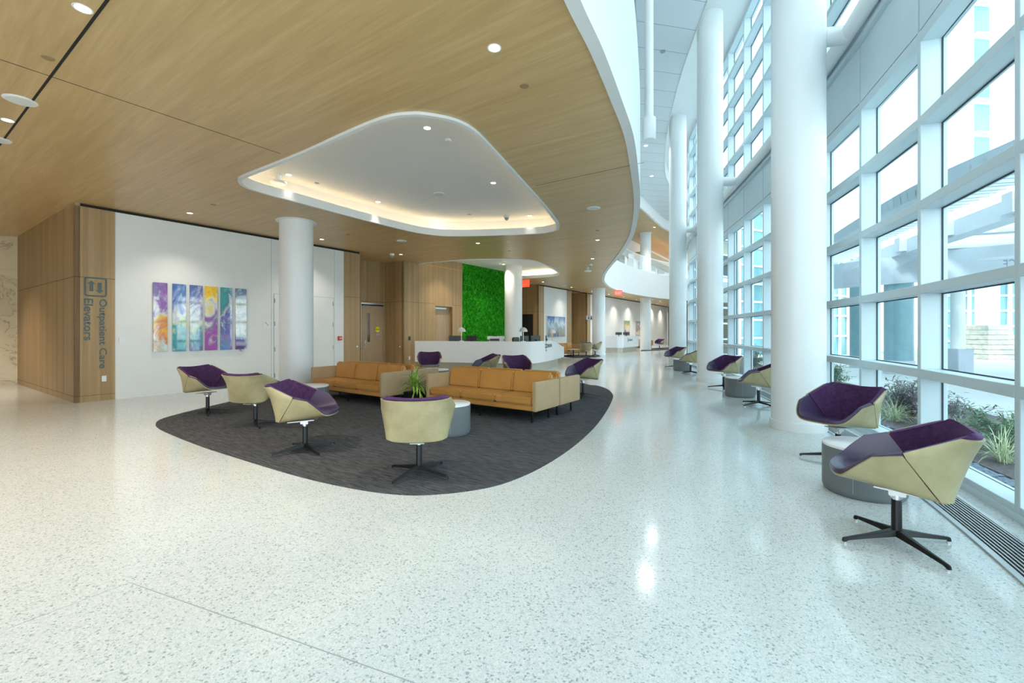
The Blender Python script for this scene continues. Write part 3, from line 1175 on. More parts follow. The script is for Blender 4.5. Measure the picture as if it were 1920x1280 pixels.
def make_chair(label):
    t = thing('swivel_chair', label, 'chair')
    mb = MB()
    grid_solid(mb, back_grid(0.012, 0.968), -0.012, 0.001)
    o = mb.build('back_shell', M['shell'], t, smooth=35)
    mb = MB()
    grid_solid(mb, seat_grid(0.018, 0.985, 0.955), -0.012, 0.001)
    o = mb.build('seat_shell', M['shell'], t, smooth=35)
    mb = MB()
    grid_solid(mb, back_grid(0.0, 1.0), 0.002, 0.042)
    o = mb.build('back_cushion', M['velvet'], t, smooth=50, bevel=0.010, seg=3)
    mb = MB()
    grid_solid(mb, seat_grid(0.0, 1.0), 0.002, 0.034)
    o = mb.build('seat_cushion', M['leather'], t, smooth=50, bevel=0.010, seg=3)
    mb = MB()
    mb.box((-0.07, -0.15, 0.352), (0.07, 0.16, 0.362), Matrix.Rotation(math.radians(5), 4, 'X'))
    mb.box((-0.035, -0.045, 0.318), (0.035, 0.045, 0.358))
    mb.build('seat_bracket', M['steel'], t, bevel=0.004)
    mb = MB()
    mb.lathe([(0, 0.285), (0.022, 0.285), (0.022, 0.30), (0.034, 0.303), (0.034, 0.325), (0, 0.325)], 20)
    mb.build('gas_collar', M['chrome'], t, smooth=40)
    mb = MB()
    mb.lathe([(0, 0.052), (0.030, 0.052), (0.034, 0.075), (0.029, 0.10), (0.028, 0.285), (0.026, 0.29), (0, 0.29)], 24)
    mb.build('stem', M['black'], t, smooth=40)
    for k in range(4):
        a = PI / 4 + k * PI / 2
        Mx = Matrix.Rotation(a, 4, 'Z')
        lm = MB()
        vs, fs = [], []
        for x, hw, zt, zb in ((0.0, 0.036, 0.098, 0.056), (0.05, 0.030, 0.090, 0.052), (0.18, 0.021, 0.066, 0.040), (0.325, 0.014, 0.044, 0.024), (0.352, 0.013, 0.040, 0.012), (0.36, 0.010, 0.032, 0.012)):
            vs += [Mx @ Vector((x, -hw, zb)), Mx @ Vector((x, hw, zb)), Mx @ Vector((x, hw * 0.6, zt)), Mx @ Vector((x, -hw * 0.6, zt))]
        for i in range(5):
            for q in range(4):
                fs.append((4 * i + q, 4 * i + (q + 1) % 4, 4 * i + 4 + (q + 1) % 4, 4 * i + 4 + q))
        fs += [(3, 2, 1, 0), (20, 21, 22, 23)]
        lm.add(vs, fs)
        leg = lm.build('leg', M['black'], t, smooth=35, bevel=0.003)
        gm = MB()
        e = Mx @ Vector((0.345, 0, 0))
        gm.lathe([(0, 0.0), (0.011, 0.0), (0.011, 0.013), (0, 0.013)], 12, (e.x, e.y, 0))
        gm.build('glide', M['chrome'], leg, smooth=40)
    return t

def face(dx, dy):
    return math.atan2(dy, dx) - PI / 2

RUG = 0.007
chair0 = make_chair('purple and champagne swivel chair at the left end of the charcoal carpet, nearest the paintings')
chair0['group'] = 'swivel chairs on the large carpet'
chair0.scale = (1.03, 1.03, 1.03)
chair0.location = (-5.34, 7.72, RUG)
chair0.rotation_euler = (0, 0, face(0.96, -0.28))
CH = [(-3.94, 6.76, RUG, (0.12, 0.99), 'champagne swivel chair with its back turned, second from the paintings on the charcoal carpet'),
      (-2.50, 5.32, RUG, (0.97, 0.05), 'purple swivel chair seen from its side, in front of the left tan sofa'),
      (-0.94, 4.45, RUG, (-0.10, 0.995), 'champagne swivel chair with its back turned, closest to the front edge of the charcoal carpet'),
      (-2.42, 12.9, RUG, (0.19, -0.98), 'purple swivel chair facing front before the left end of the reception desk'),
      (-0.72, 11.7, RUG, (-0.90, -0.38), 'purple swivel chair turned sideways behind the right tan sofas'),
      (0.13, 11.0, RUG, (0.30, -0.95), 'purple swivel chair facing front behind the right tan sofas'),
      (1.57, 9.72, RUG, (-0.86, -0.50), 'purple swivel chair on the right tip of the charcoal carpet, beside the sofa arm')]
for x, y, z, f, lb in CH:
    dup(chair0, (x, y, z), face(*f), lb, 'swivel chairs on the large carpet')
WC = [(2.636, 3.016, (-0.82, 0.57), 'big purple and champagne swivel chair closest to the lens, in front of the glass wall'),
      (3.67, 4.95, (-0.93, -0.36), 'purple swivel chair between the near grey drum table and the tall white column'),
      (4.82, 8.60, (-0.90, 0.42), 'champagne swivel chair half hidden behind the big white atrium column'),
      (5.38, 11.18, (-0.93, -0.36), 'purple swivel chair beside the second drum table by the glass wall'),
      (6.13, 15.1, (-0.92, 0.38), 'champagne swivel chair half hidden behind the second atrium column'),
      (6.47, 17.5, (-0.94, -0.34), 'purple swivel chair beside the third drum table at the farthest atrium column')]
for x, y, f, lb in WC:
    dup(chair0, (x, y, 0), face(*f), lb, 'swivel chairs along the glass wall')
for x, y, z, f, lb in ((4.22, 25.0, RUG, (0.25, 0.95), 'distant champagne swivel chair with its back turned by the low pedestal table'),
                       (4.86, 25.7, RUG, (-0.95, 0.25), 'distant champagne swivel chair in front of a round white column'),
                       (12.0, 35.8, RUG, (-0.75, -0.65), 'farthest purple swivel chair, beyond the far column')):
    dup(chair0, (x, y, z), face(*f), lb, 'swivel chairs in the far seating groups')

for o, a in ((chair0, 5), (bpy.data.objects['swivel_chair.003'], 10), (bpy.data.objects['swivel_chair.008'], -10)):
    for ch in o.children:
        if ch.name.startswith('leg'):
            ch.rotation_euler.z = math.radians(a)

# ================================================================== DRUM TABLES
def make_drum(label):
    t = thing('drum_table', label, 'side table')
    mb = MB()
    mb.lathe([(0, 0.0), (0.285, 0.0), (0.298, 0.012), (0.31, 0.05), (0.31, 0.405), (0, 0.405)], 64)
    b = mb.build('drum', M['drum'], t, smooth=40)
    sm = MB()
    for a in (-1.35, 0.75, 2.85):
        x, y = 0.3095 * math.cos(a), 0.3095 * math.sin(a)
        sm.tube([(x, y, 0.05), (x, y, 0.40)], 0.0022, 6)
    sm.build('seam', M['grey'], b)
    mb = MB()
    mb.lathe([(0, 0.405), (0.303, 0.405), (0.308, 0.409), (0.308, 0.428), (0.303, 0.432), (0, 0.432)], 64)
    mb.build('table_top', M['tabletop'], t, smooth=40)
    return t
drum0 = make_drum('grey drum table with a white top, behind the chair nearest the carpet edge')
drum0['group'] = 'grey drum tables'
drum0.location = (-0.90, 6.24, RUG)
for x, y, z, lb in ((-3.78, 8.29, RUG, 'grey drum table with a white top, in front of the left tan sofa'),
                    (-2.0, 11.75, RUG, 'grey drum table, only its white top showing past the sofa arms behind the plant'),
                    (3.18, 3.98, 0, 'large grey drum table behind the swivel chair closest to the lens'),
                    (5.10, 9.84, 0, 'grey drum table between two swivel chairs, past the tall white atrium column'),
                    (6.30, 16.3, 0, 'small looking grey drum table beside the farthest atrium column')):
    dup(drum0, (x, y, z), 0.3 * x, lb, 'grey drum tables')
t = thing('pedestal_table', 'low white round pedestal table between the far sofa and beige chairs', 'side table', (3.50, 25.1, RUG))
mb = MB()
mb.lathe([(0, 0.40), (0.32, 0.40), (0.33, 0.41), (0.33, 0.425), (0, 0.43)], 40)
mb.build('table_top', M['tabletop'], t, smooth=40)
mb = MB()
mb.lathe([(0, 0), (0.2, 0), (0.2, 0.012), (0.035, 0.03), (0.03, 0.40), (0, 0.40)], 32)
mb.build('pedestal', M['black'], t, smooth=40)

# ================================================================== SOFAS (front is -Y, width along +X from 0)
SW = 2.40
def make_sofa(label):
    t = thing('sofa', label, 'sofa')
    mb = MB()
    mb.box((0.06, 0.03, 0.195), (SW - 0.06, 0.70, 0.275))
    mb.build('base_rail', M['tan'], t, bevel=0.012)
    mb = MB()
    mb.box((0.08, 0.66, 0.195), (SW - 0.08, 0.745, 0.66))
    mb.build('back_panel', M['sand'], t, bevel=0.012)
    for x in (0.0, SW - 0.075):
        mb = MB()
        mb.box((x, 0.0, 0.195), (x + 0.075, 0.75, 0.655))
        mb.build('arm', M['sand'], t, bevel=0.012, seg=3)
    cw = (SW - 0.15) / 3
    for k in range(3):
        x0, x1 = 0.075 + k * cw + 0.004, 0.075 + (k + 1) * cw - 0.004
        mb = MB()
        mb.box((x0, 0.01, 0.280), (x1, 0.56, 0.405))
        mb.build('seat_cushion', M['tan'], t, bevel=0.028, seg=4, smooth=50)
        mb = MB()
        A = Matrix.Translation((0, 0.52, 0.39)) @ Matrix.Rotation(math.radians(-9), 4, 'X')
        mb.box((x0, 0.0, 0.0), (x1, 0.125, 0.375), A)
        mb.build('back_cushion', M['tan'], t, bevel=0.030, seg=4, smooth=50)
    mb = MB()
    for y in (0.10, 0.62):
        mb.box((0.12, y - 0.015, 0.165), (SW - 0.12, y + 0.015, 0.195))
    for x in (0.12, SW - 0.15, SW / 2):
        mb.box((x, 0.10, 0.165), (x + 0.03, 0.62, 0.195))
    mb.build('metal_frame', M['black'], t)
    for x in (0.135, SW * 0.5 + 0.015, SW - 0.135):
        for y in (0.10, 0.62):
            mb = MB()
            mb.box((x - 0.013, y - 0.013, 0), (x + 0.013, y + 0.013, 0.17))
            mb.build('leg', M['black'], t)
    return t
SA = math.atan2(-0.572, 0.82)
NS = Vector((math.cos(SA), math.sin(SA), 0))
US = Vector((-NS.y, NS.x, 0))
sofa0 = make_sofa('tan leather three-seat sofa facing the lens, right of the potted plant')
sofa0['group'] = 'tan sofas on the large carpet'
R0 = Vector((0.37, 6.78, RUG)) - NS * SW
sofa0.location = R0
sofa0.rotation_euler = (0, 0, SA)
b = R0 + NS * SW + US * 1.525
dup(sofa0, b, SA + PI, 'tan sofa turned away, back to back with the right sofa, its sand coloured arm showing', 'tan sofas on the large carpet')
L0 = Vector((-2.46, 8.31, RUG)) - NS * SW
dup(sofa0, L0, SA, 'tan leather three-seat sofa facing the lens, beside the thick round column', 'tan sofas on the large carpet')
dup(sofa0, L0 + NS * SW + US * 1.525, SA + PI, 'tan sofa turned away, back to back with the left sofa, behind the plant', 'tan sofas on the large carpet')
wa = math.atan2(U.y, U.x)
p = W2(10.7, 1.05)
dup(sofa0, (p.x, p.y, RUG), wa, 'far tan sofa against the wall under the blue painting', 'tan sofas in the far seating groups')
dup(sofa0, (11.3, 37.4, RUG), wa, 'farthest tan sofa beyond the far column', 'tan sofas in the far seating groups')

# ================================================================== POTTED PLANT
px = L0 + NS * (SW + 0.50) + US * 0.40
t = thing('potted_plant', 'bright green strappy plant in a black planter between the two sofas', 'plant', (px.x, px.y, RUG), SA)
mb = MB()
mb.prism([(-0.17, -0.17), (0.17, -0.17), (0.17, 0.17), (-0.17, 0.17)], 0, 0.30)
pot = mb.build('planter', M['black'], t, bevel=0.01)
mb = MB()
mb.box((-0.15, -0.15, 0.29), (0.15, 0.15, 0.305))
mb.build('soil', M['dark'], pot)
def make_leaf():
    m = mat('variegated leaf', (0.2, 0.4, 0.05), 0.4)
    q = NT(m)
    n = q.noise(q.coords((6, 6, 2)), 2.0, 3)
    q.color(q.ramp(n, [(0.35, (0.10, 0.26, 0.025)), (0.5, (0.22, 0.42, 0.05)), (0.68, (0.50, 0.62, 0.12))]))
    return m
M['leaf'] = make_leaf()
mb = MB()
rnd = random.Random(11)
def blade(mb, base, az, el, L, wd, droop, n=7):
    d = Vector((math.cos(az) * math.cos(el), math.sin(az) * math.cos(el), math.sin(el)))
    s = Vector((-math.sin(az), math.cos(az), 0))
    p = Vector(base)
    vs, fs = [], []
    for i in range(n + 1):
        t_ = i / n
        wv = wd * (0.35 + 1.3 * t_) * (1 - t_) ** 0.7 + 0.001
        vs += [p - s * wv, p + Vector((0, 0, -wv * 0.5)), p + s * wv]
        p = p + d * (L / n)
        d = (d + Vector((0, 0, -droop / n))).normalized()
    for i in range(n):
        a = 3 * i
        fs += [(a, a + 1, a + 4, a + 3), (a + 1, a + 2, a + 5, a + 4)]
    mb.add(vs, fs)
for k in range(58):
    az = k * 2.399 + rnd.uniform(-0.3, 0.3)
    el = rnd.uniform(0.05, 1.35)
    blade(mb, (rnd.uniform(-0.06, 0.06), rnd.uniform(-0.06, 0.06), rnd.uniform(0.28, 0.46)), az, el, rnd.uniform(0.27, 0.44), rnd.uniform(0.017, 0.028), rnd.uniform(1.3, 2.8) * (1.3 - el * 0.7))
mb.build('foliage', M['leaf'], t, smooth=60)

# ================================================================== RECEPTION DESK
DP = spline([(-3.53, 16.0, 0), (-1.9, 15.58, 0), (-0.4, 15.20, 0), (0.30, 15.06, 0), (0.72, 15.18, 0), (1.08, 15.72, 0), (1.37, 16.4, 0), (1.70, 17.3, 0), (2.25, 19.05, 0)], 6)
dl = [0]
for a, b in zip(DP, DP[1:]):
    dl.append(dl[-1] + (b - a).length)
t = thing('reception_desk', 'long white curved reception desk with a sloped end in front of the moss wall', 'reception desk')
back = offset(DP, 0.12)
def dtop(i):
    s = dl[-1] - dl[i]
    return 1.10 if s > 2.35 else 1.10 - 0.33 * (1 - s / 2.35)
mb = MB()
n = len(DP)
vs = []
for i in range(n):
    zt = dtop(i)
    vs += [(DP[i].x, DP[i].y, 0.345), (back[i].x, back[i].y, 0.345), (back[i].x, back[i].y, zt), (DP[i].x, DP[i].y, zt)]
fs = [(4 * i + k, 4 * i + (k + 1) % 4, 4 * i + 4 + (k + 1) % 4, 4 * i + 4 + k) for i in range(n - 1) for k in range(4)] + [(0, 3, 2, 1), (4 * n - 4, 4 * n - 3, 4 * n - 2, 4 * n - 1)]
mb.add(vs, fs)
mb.build('front_panel', M['desk'], t, smooth=30)
KP = [p for p, s in zip(offset(DP, 0.14), dl) if 0.15 < s < dl[-1] - 0.5]
mb = MB()
mb.ribbon(KP, (0.0, 0.1), 0.0, 0.345)
mb.build('kick_base', M['kick'], t, smooth=30)
mb = MB()
mb.ribbon(DP[2:-4], (0.13, 0.85), 0.71, 0.75)
mb.build('worktop', M['desk'], t)

def text_mesh(body, size, depth, name, m, parent, Mx, sx=1.0, spacing=1.0, align='LEFT', bold=0.0):
    cu = bpy.data.curves.new(name, 'FONT')
    cu.body = body
    cu.size = size
    cu.extrude = depth
    cu.offset = bold
    cu.align_x = align
    cu.space_character = spacing
    tmp = bpy.data.objects.new('tmp_' + name, cu)
    C.objects.link(tmp)
    dg = bpy.context.evaluated_depsgraph_get()
    dg.update()
    me = bpy.data.meshes.new_from_object(tmp.evaluated_get(dg))
    bpy.data.objects.remove(tmp)
    bpy.data.curves.remove(cu)
    me.transform(Matrix.Diagonal((sx, 1, 1, 1)))
    me.transform(Mx)
    me.name = name
    me.materials.clear()
    me.materials.append(m)
    o = bpy.data.objects.new(name, me)
    C.objects.link(o)
    if parent:
        o.parent = parent
    return o
def frame(p, right, up):
    """matrix whose X runs along right, Y along up, standing at p"""
    r, u = right.normalized(), up.normalized()
    k = r.cross(u)
    return Matrix(((r.x, u.x, k.x, p.x), (r.y, u.y, k.y, p.y), (r.z, u.z, k.z, p.z), (0, 0, 0, 1)))
ZU_ = Vector((0, 0, 1))
# hospital cross of small rings and the lettering on the sloped end
pa, pb = Vector((1.20, 16.0, 0)), Vector((1.60, 17.02, 0))
rd = (pb - pa).normalized()
nf = Vector((rd.y, -rd.x, 0))
pc = pa + rd * 0.06 + nf * 0.03
em = MB()
for dx, dz in ((0, 0.16), (0, 0.05), (-0.07, 0.05), (0.07, 0.05), (0, -0.05), (-0.07, -0.05), (0.07, -0.05), (0, -0.16)):
    c = pc + rd * dx + ZU_ * (0.92 + dz)
    em.tube([c + rd * (0.034 * math.cos(a * PI / 6)) + ZU_ * (0.034 * math.sin(a * PI / 6)) for a in range(12)], 0.006, 5, closed=True)
em.build('emblem', M['signblue'], t)
text_mesh('CHECK IN', 0.17, 0.004, 'lettering', M['signblue'], t, frame(pc + rd * 0.13 + ZU_ * 0.86, rd, ZU_), 0.75)

def at_desk(s, inn):
    for i in range(n - 1):
        if dl[i] <= s <= dl[i + 1]:
            f = (s - dl[i]) / (dl[i + 1] - dl[i])
            p = lerp(DP[i], DP[i + 1], f)
            d = (DP[i + 1] - DP[i]).normalized()
            return p + Vector((-d.y, d.x, 0)) * inn, d
def s_desk(x, inn):
    best = min((abs(960 + FPX * (at_desk(s / 50, inn)[0].x / at_desk(s / 50, inn)[0].y) - x), s / 50) for s in range(1, int(dl[-1] * 50)))
    return best[1]
def make_lamp(label):
    t = thing('table_lamp', label, 'lamp')
    mb = MB()
    mb.lathe([(0, 0), (0.075, 0), (0.08, 0.012), (0.07, 0.02), (0, 0.022)], 32)
    mb.build('base', M['desk'], t, smooth=40)
    mb = MB()
    mb.lathe([(0.013, 0.02), (0.013, 0.33)], 16)
    mb.build('stem', plain('warm white stem', (0.80, 0.66, 0.55), 0.4, 0.02), t, smooth=40)
    mb = MB()
    pr = [(0.145 * math.cos(a * PI / 20), 0.335 + 0.155 * math.sin(a * PI / 20)) for a in range(11)]
    mb.lathe(pr + [(0.0, 0.485), (0.135 * math.cos(9 * PI / 20), 0.335 + 0.145 * math.sin(9 * PI / 20))] + [(0.137 * math.cos(a * PI / 20), 0.335 + 0.147 * math.sin(a * PI / 20)) for a in range(8, -1, -1)] + [(0.145, 0.335)], 32)
    mb.build('shade', plain('grey white shade', (0.66, 0.66, 0.63), 0.4, 0.02), t, smooth=40)
    mb = MB()
    mb.lathe([(0, 0.34), (0.03, 0.345), (0.04, 0.37), (0.03, 0.40), (0, 0.41)], 16)
    mb.build('bulb', mat('warm bulb', (1, 1, 1), emit=(1.0, 0.75, 0.5), es=6.0), t, smooth=40)
    return t
lamp0 = None
for x, lb in ((865, 'white mushroom table lamp at the left of the reception desk, before the moss wall edge'),
              (981, 'white mushroom table lamp right of the column behind the reception desk'),
              (1035, 'white mushroom table lamp near the sloped end of the reception desk')):
    p, d = at_desk(s_desk(x, 0.06), 0.06)
    i = min(range(n), key=lambda k: (DP[k] - p).length)
    loc = (p.x, p.y, dtop(i) - (0.012 if x > 1000 else 0))
    if lamp0 is None:
        lamp0 = make_lamp(lb)
        lamp0.location = loc
        lamp0['group'] = 'lamps on the reception desk'
    else:
        dup(lamp0, loc, 0, lb, 'lamps on the reception desk')
def make_monitor(label):
    t = thing('monitor', label, 'monitor')
    mb = MB()
    mb.box((-0.27, -0.02, 0.17), (0.27, 0.02, 0.54))
    mb.build('screen', M['screen'], t, bevel=0.006)
    mb = MB()
    mb.box((-0.02, -0.05, 0.012), (0.02, -0.02, 0.40))
    mb.build('stand', M['black'], t)
    mb = MB()
    mb.box((-0.12, -0.14, 0), (0.12, 0.06, 0.012))
    mb.build('foot', M['black'], t, bevel=0.003)
    return t
mon0 = None
for x, dr, lb in ((855, 0.15, 'dark monitor beside the left lamp on the reception desk'),
                  (884, -0.45, 'dark monitor angled away right of the left lamp, before the moss'),
                  (983, 0.1, 'monitor behind the middle lamp on the reception desk'),
                  (1004, -0.4, 'monitor turned sideways right of the middle lamp on the desk'),
                  (1024, 0.2, 'monitor behind the lamp at the sloped end of the desk')):
    p, d = at_desk(s_desk(x, 0.5), 0.5)
    rz = math.atan2(d.y, d.x) + dr
    if mon0 is None:
        mon0 = make_monitor(lb)
        mon0.location = (p.x, p.y, 0.75)
        mon0.rotation_euler = (0, 0, rz)
        mon0['group'] = 'monitors on the reception desk'
    else:
        dup(mon0, (p.x, p.y, 0.75), rz, lb, 'monitors on the reception desk')
p, d = at_desk(s_desk(931, 0.55), 0.55)
t = thing('printer', 'white multifunction printer on the reception desk before the moss wall', 'printer', (p.x, p.y, 0.75), math.atan2(d.y, d.x))
mb = MB()
mb.box((-0.26, -0.2, 0), (0.26, 0.2, 0.36))
mb.build('body', M['desk'], t, bevel=0.015)
mb = MB()
mb.box((-0.2, -0.215, 0.36), (0.22, 0.19, 0.41))
mb.box((-0.30, -0.2, 0.41), (0.24, 0.2, 0.53))
mb.build('scanner', M['desk'], t, bevel=0.012)
mb = MB()
mb.box((-0.18, -0.25, 0.36), (0.16, -0.2, 0.44))
mb.build('output_tray', M['screen'], t, bevel=0.004)
mb = MB()
mb.box((-0.12, -0.15, 0.53), (0.06, 0.1, 0.56))
mb.build('document_feeder', M['black'], t, bevel=0.006)
# task chair back behind the counter
p, d = at_desk(s_desk(967, 0.95), 0.95)
t = thing('task_chair', 'black task chair, its rounded back just above the reception desk', 'chair', (p.x, p.y, 0), math.atan2(d.y, d.x))
mb = MB()
mb.box((-0.24, -0.035, 0.68), (0.24, 0.035, 1.24))
mb.build('backrest', M['screen'], t, bevel=0.03, seg=4, smooth=60)
mb = MB()
mb.box((-0.24, -0.48, 0.46), (0.24, 0.0, 0.53))
mb.build('seat', M['screen'], t, bevel=0.025, seg=3, smooth=60)
mb = MB()
mb.lathe([(0, 0), (0.28, 0), (0.28, 0.03), (0.03, 0.09), (0.025, 0.46), (0, 0.46)], 20, (0, -0.24, 0))
mb.box((-0.03, 0.0, 0.44), (0.03, 0.05, 0.9))
mb.build('base', M['black'], t, smooth=40)

# second desk farther along
DQ = [Vector((6.35, 29.75, 0)), Vector((7.15, 29.55, 0)), Vector((7.5, 29.75, 0)), Vector((9.35, 32.5, 0))]
DQ = [DQ[0]] + spline([DQ[0] + Vector((0.55, -0.13, 0)), DQ[1], DQ[2], DQ[2] + Vector((0.35, 0.52, 0))], 4)[1:] + [DQ[3]]
t = thing('reception_desk', 'second white check-in desk farther along the lobby before two paintings', 'reception desk')
mb = MB()
mb.ribbon(DQ, (0.0, 0.5), 0.34, 1.12)
mb.build('front_panel', M['desk'], t, smooth=30)
mb = MB()
mb.ribbon(DQ[:-1] + [lerp(DQ[-2], DQ[-1], 0.88)], (0.08, 0.4), 0.0, 0.34)
mb.build('kick_base', M['kick'], t, smooth=30)
rd = (DQ[-1] - DQ[-2]).normalized()
nf = Vector((rd.y, -rd.x, 0))
pc = DQ[-2] + rd * 0.35 + nf * 0.012
em = MB()
for dz in (0.12, 0.04, -0.04, -0.12):
    c = pc + ZU_ * (0.86 + dz)
    em.tube([c + rd * (0.03 * math.cos(a * PI / 6)) + ZU_ * (0.03 * math.sin(a * PI / 6)) for a in range(12)], 0.008, 5, closed=True)
em.build('emblem', M['signblue'], t)
text_mesh('CHECK IN', 0.20, 0.004, 'lettering', M['signblue'], t, frame(pc + rd * 0.12 + ZU_ * 0.78, rd, ZU_), 0.85)
for k, (x, lb) in enumerate(((1160, 'small dark monitor on the second desk, left'), (1174, 'small dark monitor on the second desk, right'))):
    Y = 30.4 + k * 0.5
    o = dup(mon0, ((x - 960) / FPX * Y, Y, 0.80 if False else 1.12), 0.3, lb, 'monitors on the second desk')
    o.scale = (0.9, 1, 0.5)

# ================================================================== ON THE WALLS
def wall_thing(name, label, cat, t, z, out=0.0, W=W1, group=None):
    p = W(t, out)
    o = thing(name, label, cat, (p.x, p.y, z), wa, group)
    return o
# local frame of a wall thing: X along U, -Y out of the wall, Z up
def plate(name, label, cat, t, z, w_, h_, m, W=W1, out=0.0, d_=0.012, bevel=0.003):
    o = wall_thing(name, label, cat, t, z, out, W)
    mb = MB()
    mb.box((-w_ / 2, -d_, -h_ / 2), (w_ / 2, 0, h_ / 2))
    mb.build('cover', m, o, bevel=bevel)
    return o

# six abstract acrylic panels
PX = [(286.6, 313), (322.7, 348), (355, 379), (383.6, 406.5), (412.5, 434), (440.7, 461)]
PAL = [[(0.16, 0.05, 0.32), (0.33, 0.12, 0.50), (0.70, 0.72, 0.75), (0.90, 0.55, 0.02), (0.75, 0.20, 0.02), (0.65, 0.82, 0.76)],
       [(0.03, 0.12, 0.42), (0.20, 0.30, 0.66), (0.74, 0.80, 0.80), (0.62, 0.70, 0.38), (0.02, 0.42, 0.48), (0.01, 0.30, 0.38)],
       [(0.05, 0.10, 0.40), (0.16, 0.14, 0.42), (0.70, 0.76, 0.80), (0.50, 0.60, 0.40), (0.03, 0.32, 0.44), (0.12, 0.07, 0.32)],
       [(0.92, 0.58, 0.01), (0.93, 0.72, 0.10), (0.75, 0.80, 0.78), (0.22, 0.15, 0.42), (0.40, 0.04, 0.42), (0.16, 0.10, 0.36)],
       [(0.01, 0.34, 0.36), (0.02, 0.26, 0.36), (0.60, 0.68, 0.70), (0.05, 0.10, 0.48), (0.26, 0.20, 0.46), (0.10, 0.26, 0.58)],
       [(0.10, 0.14, 0.26), (0.42, 0.52, 0.62), (0.72, 0.78, 0.80), (0.46, 0.54, 0.42), (0.04, 0.14, 0.50), (0.14, 0.06, 0.26)]]
PD = ('purple and gold', 'blue over turquoise', 'pale blue and violet', 'golden yellow and magenta', 'teal and cobalt', 'misty grey and deep blue')
PO = ('first', 'second', 'third', 'fourth', 'fifth', 'last')
for k, (a, b) in enumerate(PX):
    ta_, tb_ = t1(a), t1(b)
    o = wall_thing('wall_art', '%s tall acrylic panel, %s of six from the timber corner' % (PD[k], PO[k]), 'artwork', 0.5 * (ta_ + tb_), 0.985, 0.0, W1, 'acrylic panels on the white wall')
    hw = 0.5 * (tb_ - ta_)
    mb = MB()
    mb.box((-hw, -0.035, 0), (hw, -0.005, 1.575))
    mb.build('panel', make_paint('poured colours %d' % k, PAL[k], k + 1.3), o, bevel=0.002, seg=1)
    mb = MB()
    for x in (-hw + 0.04, hw - 0.04):
        for z in (0.05, 1.52):
            mb.tube([(x, 0.012, z), (x, -0.006, z)], 0.012, 8)
    mb.build('standoff', M['chrome'], o)
o = wall_thing('small_bracket', 'tiny dark bracket on the wall under the last acrylic panel', 'bracket', t1(450), 0.955, -0.012)
mb = MB()
mb.tube([(-0.02, 0, 0), (0.02, -0.02, 0.01), (0.02, -0.03, -0.02)], 0.008, 6)
mb.build('hook', M['screen'], o)

# framed paintings farther along
def painting(ta_, tb_, z0, z1, cols, label, seed, fr=M['steel']):
    o = wall_thing('painting', label, 'painting', 0.5 * (ta_ + tb_), z0, -0.01, W2)
    hw = 0.5 * (tb_ - ta_)
    mb = MB()
    mb.box((-hw, -0.05, 0), (hw, 0.0, z1 - z0))
    mb.build('frame', fr, o, bevel=0.004, seg=1)
    mb = MB()
    mb.box((-hw + 0.03, -0.056, 0.03), (hw - 0.03, -0.048, z1 - z0 - 0.03))
    mb.build('canvas', make_paint('canvas %s' % seed, cols, seed, 1.4, 2.0, 0.5, False, z1 - z0), o)
painting(t2(1025), t2(1058.8), 1.11, 2.35, [(0.06, 0.16, 0.45), (0.22, 0.38, 0.62), (0.68, 0.78, 0.82), (0.30, 0.42, 0.58), (0.45, 0.40, 0.22), (0.12, 0.20, 0.40)], 'blue abstract painting on the white wall past the moss wall', 8.2)
painting(t2(1170), t2(1180), 1.10, 2.34, [(0.25, 0.45, 0.30), (0.75, 0.60, 0.15), (0.80, 0.80, 0.75), (0.50, 0.30, 0.45), (0.12, 0.25, 0.25)], 'far green and mauve painting above the second desk', 5.1)
painting(t2(1192), t2(1201.5), 1.10, 2.34, [(0.08, 0.25, 0.20), (0.80, 0.80, 0.78), (0.35, 0.10, 0.25), (0.75, 0.62, 0.25), (0.80, 0.80, 0.76)], 'far dark green and plum painting half hidden by the far column', 6.4)

# way-finding sign on the timber corner
ts = t1(183)
o = wall_thing('wall_sign', 'slate blue way-finding sign with arrows reading downwards on the timber corner', 'sign', t1(178), 1.7, 0.004)
Wi = o.matrix_world
def sgn(x, y):
    """position on the sign wall for a photo column and row, in the sign's own X and Z"""
    t_ = t1(x)
    return t_ - t1(178), zat(W1(t_).y, y) - 1.7
def sbox(mb, x0, y0, x1, y1):
    a, b = sgn(x0, y1), sgn(x1, y0)
    mb.box((a[0], -0.004, a[1]), (b[0], 0, b[1]))
mb = MB()
A = sgn(157.5, 555.0)
B = sgn(200.5, 521.5)
w0, w1x, h0, h1 = A[0], B[0], A[1], B[1]
def rr(x0, x1, z0, z1, r, k=5):
    out = []
    for cx, cz, a0_ in ((x1 - r, z1 - r, 0), (x0 + r, z1 - r, 1), (x0 + r, z0 + r, 2), (x1 - r, z0 + r, 3)):
        for i in range(k + 1):
            a = (a0_ + i / k) * PI / 2
            out.append((cx + r * math.cos(a), cz + r * math.sin(a)))
    return out
po, pi_ = rr(w0, w1x, h0, h1, 0.05), rr(w0 + 0.03, w1x - 0.03, h0 + 0.03, h1 - 0.03, 0.03)
m_ = len(po)
vs = [(x, -0.004, z) for x, z in po] + [(x, -0.004, z) for x, z in pi_]
mb.add(vs, [(i, (i + 1) % m_, m_ + (i + 1) % m_, m_ + i) for i in range(m_)])
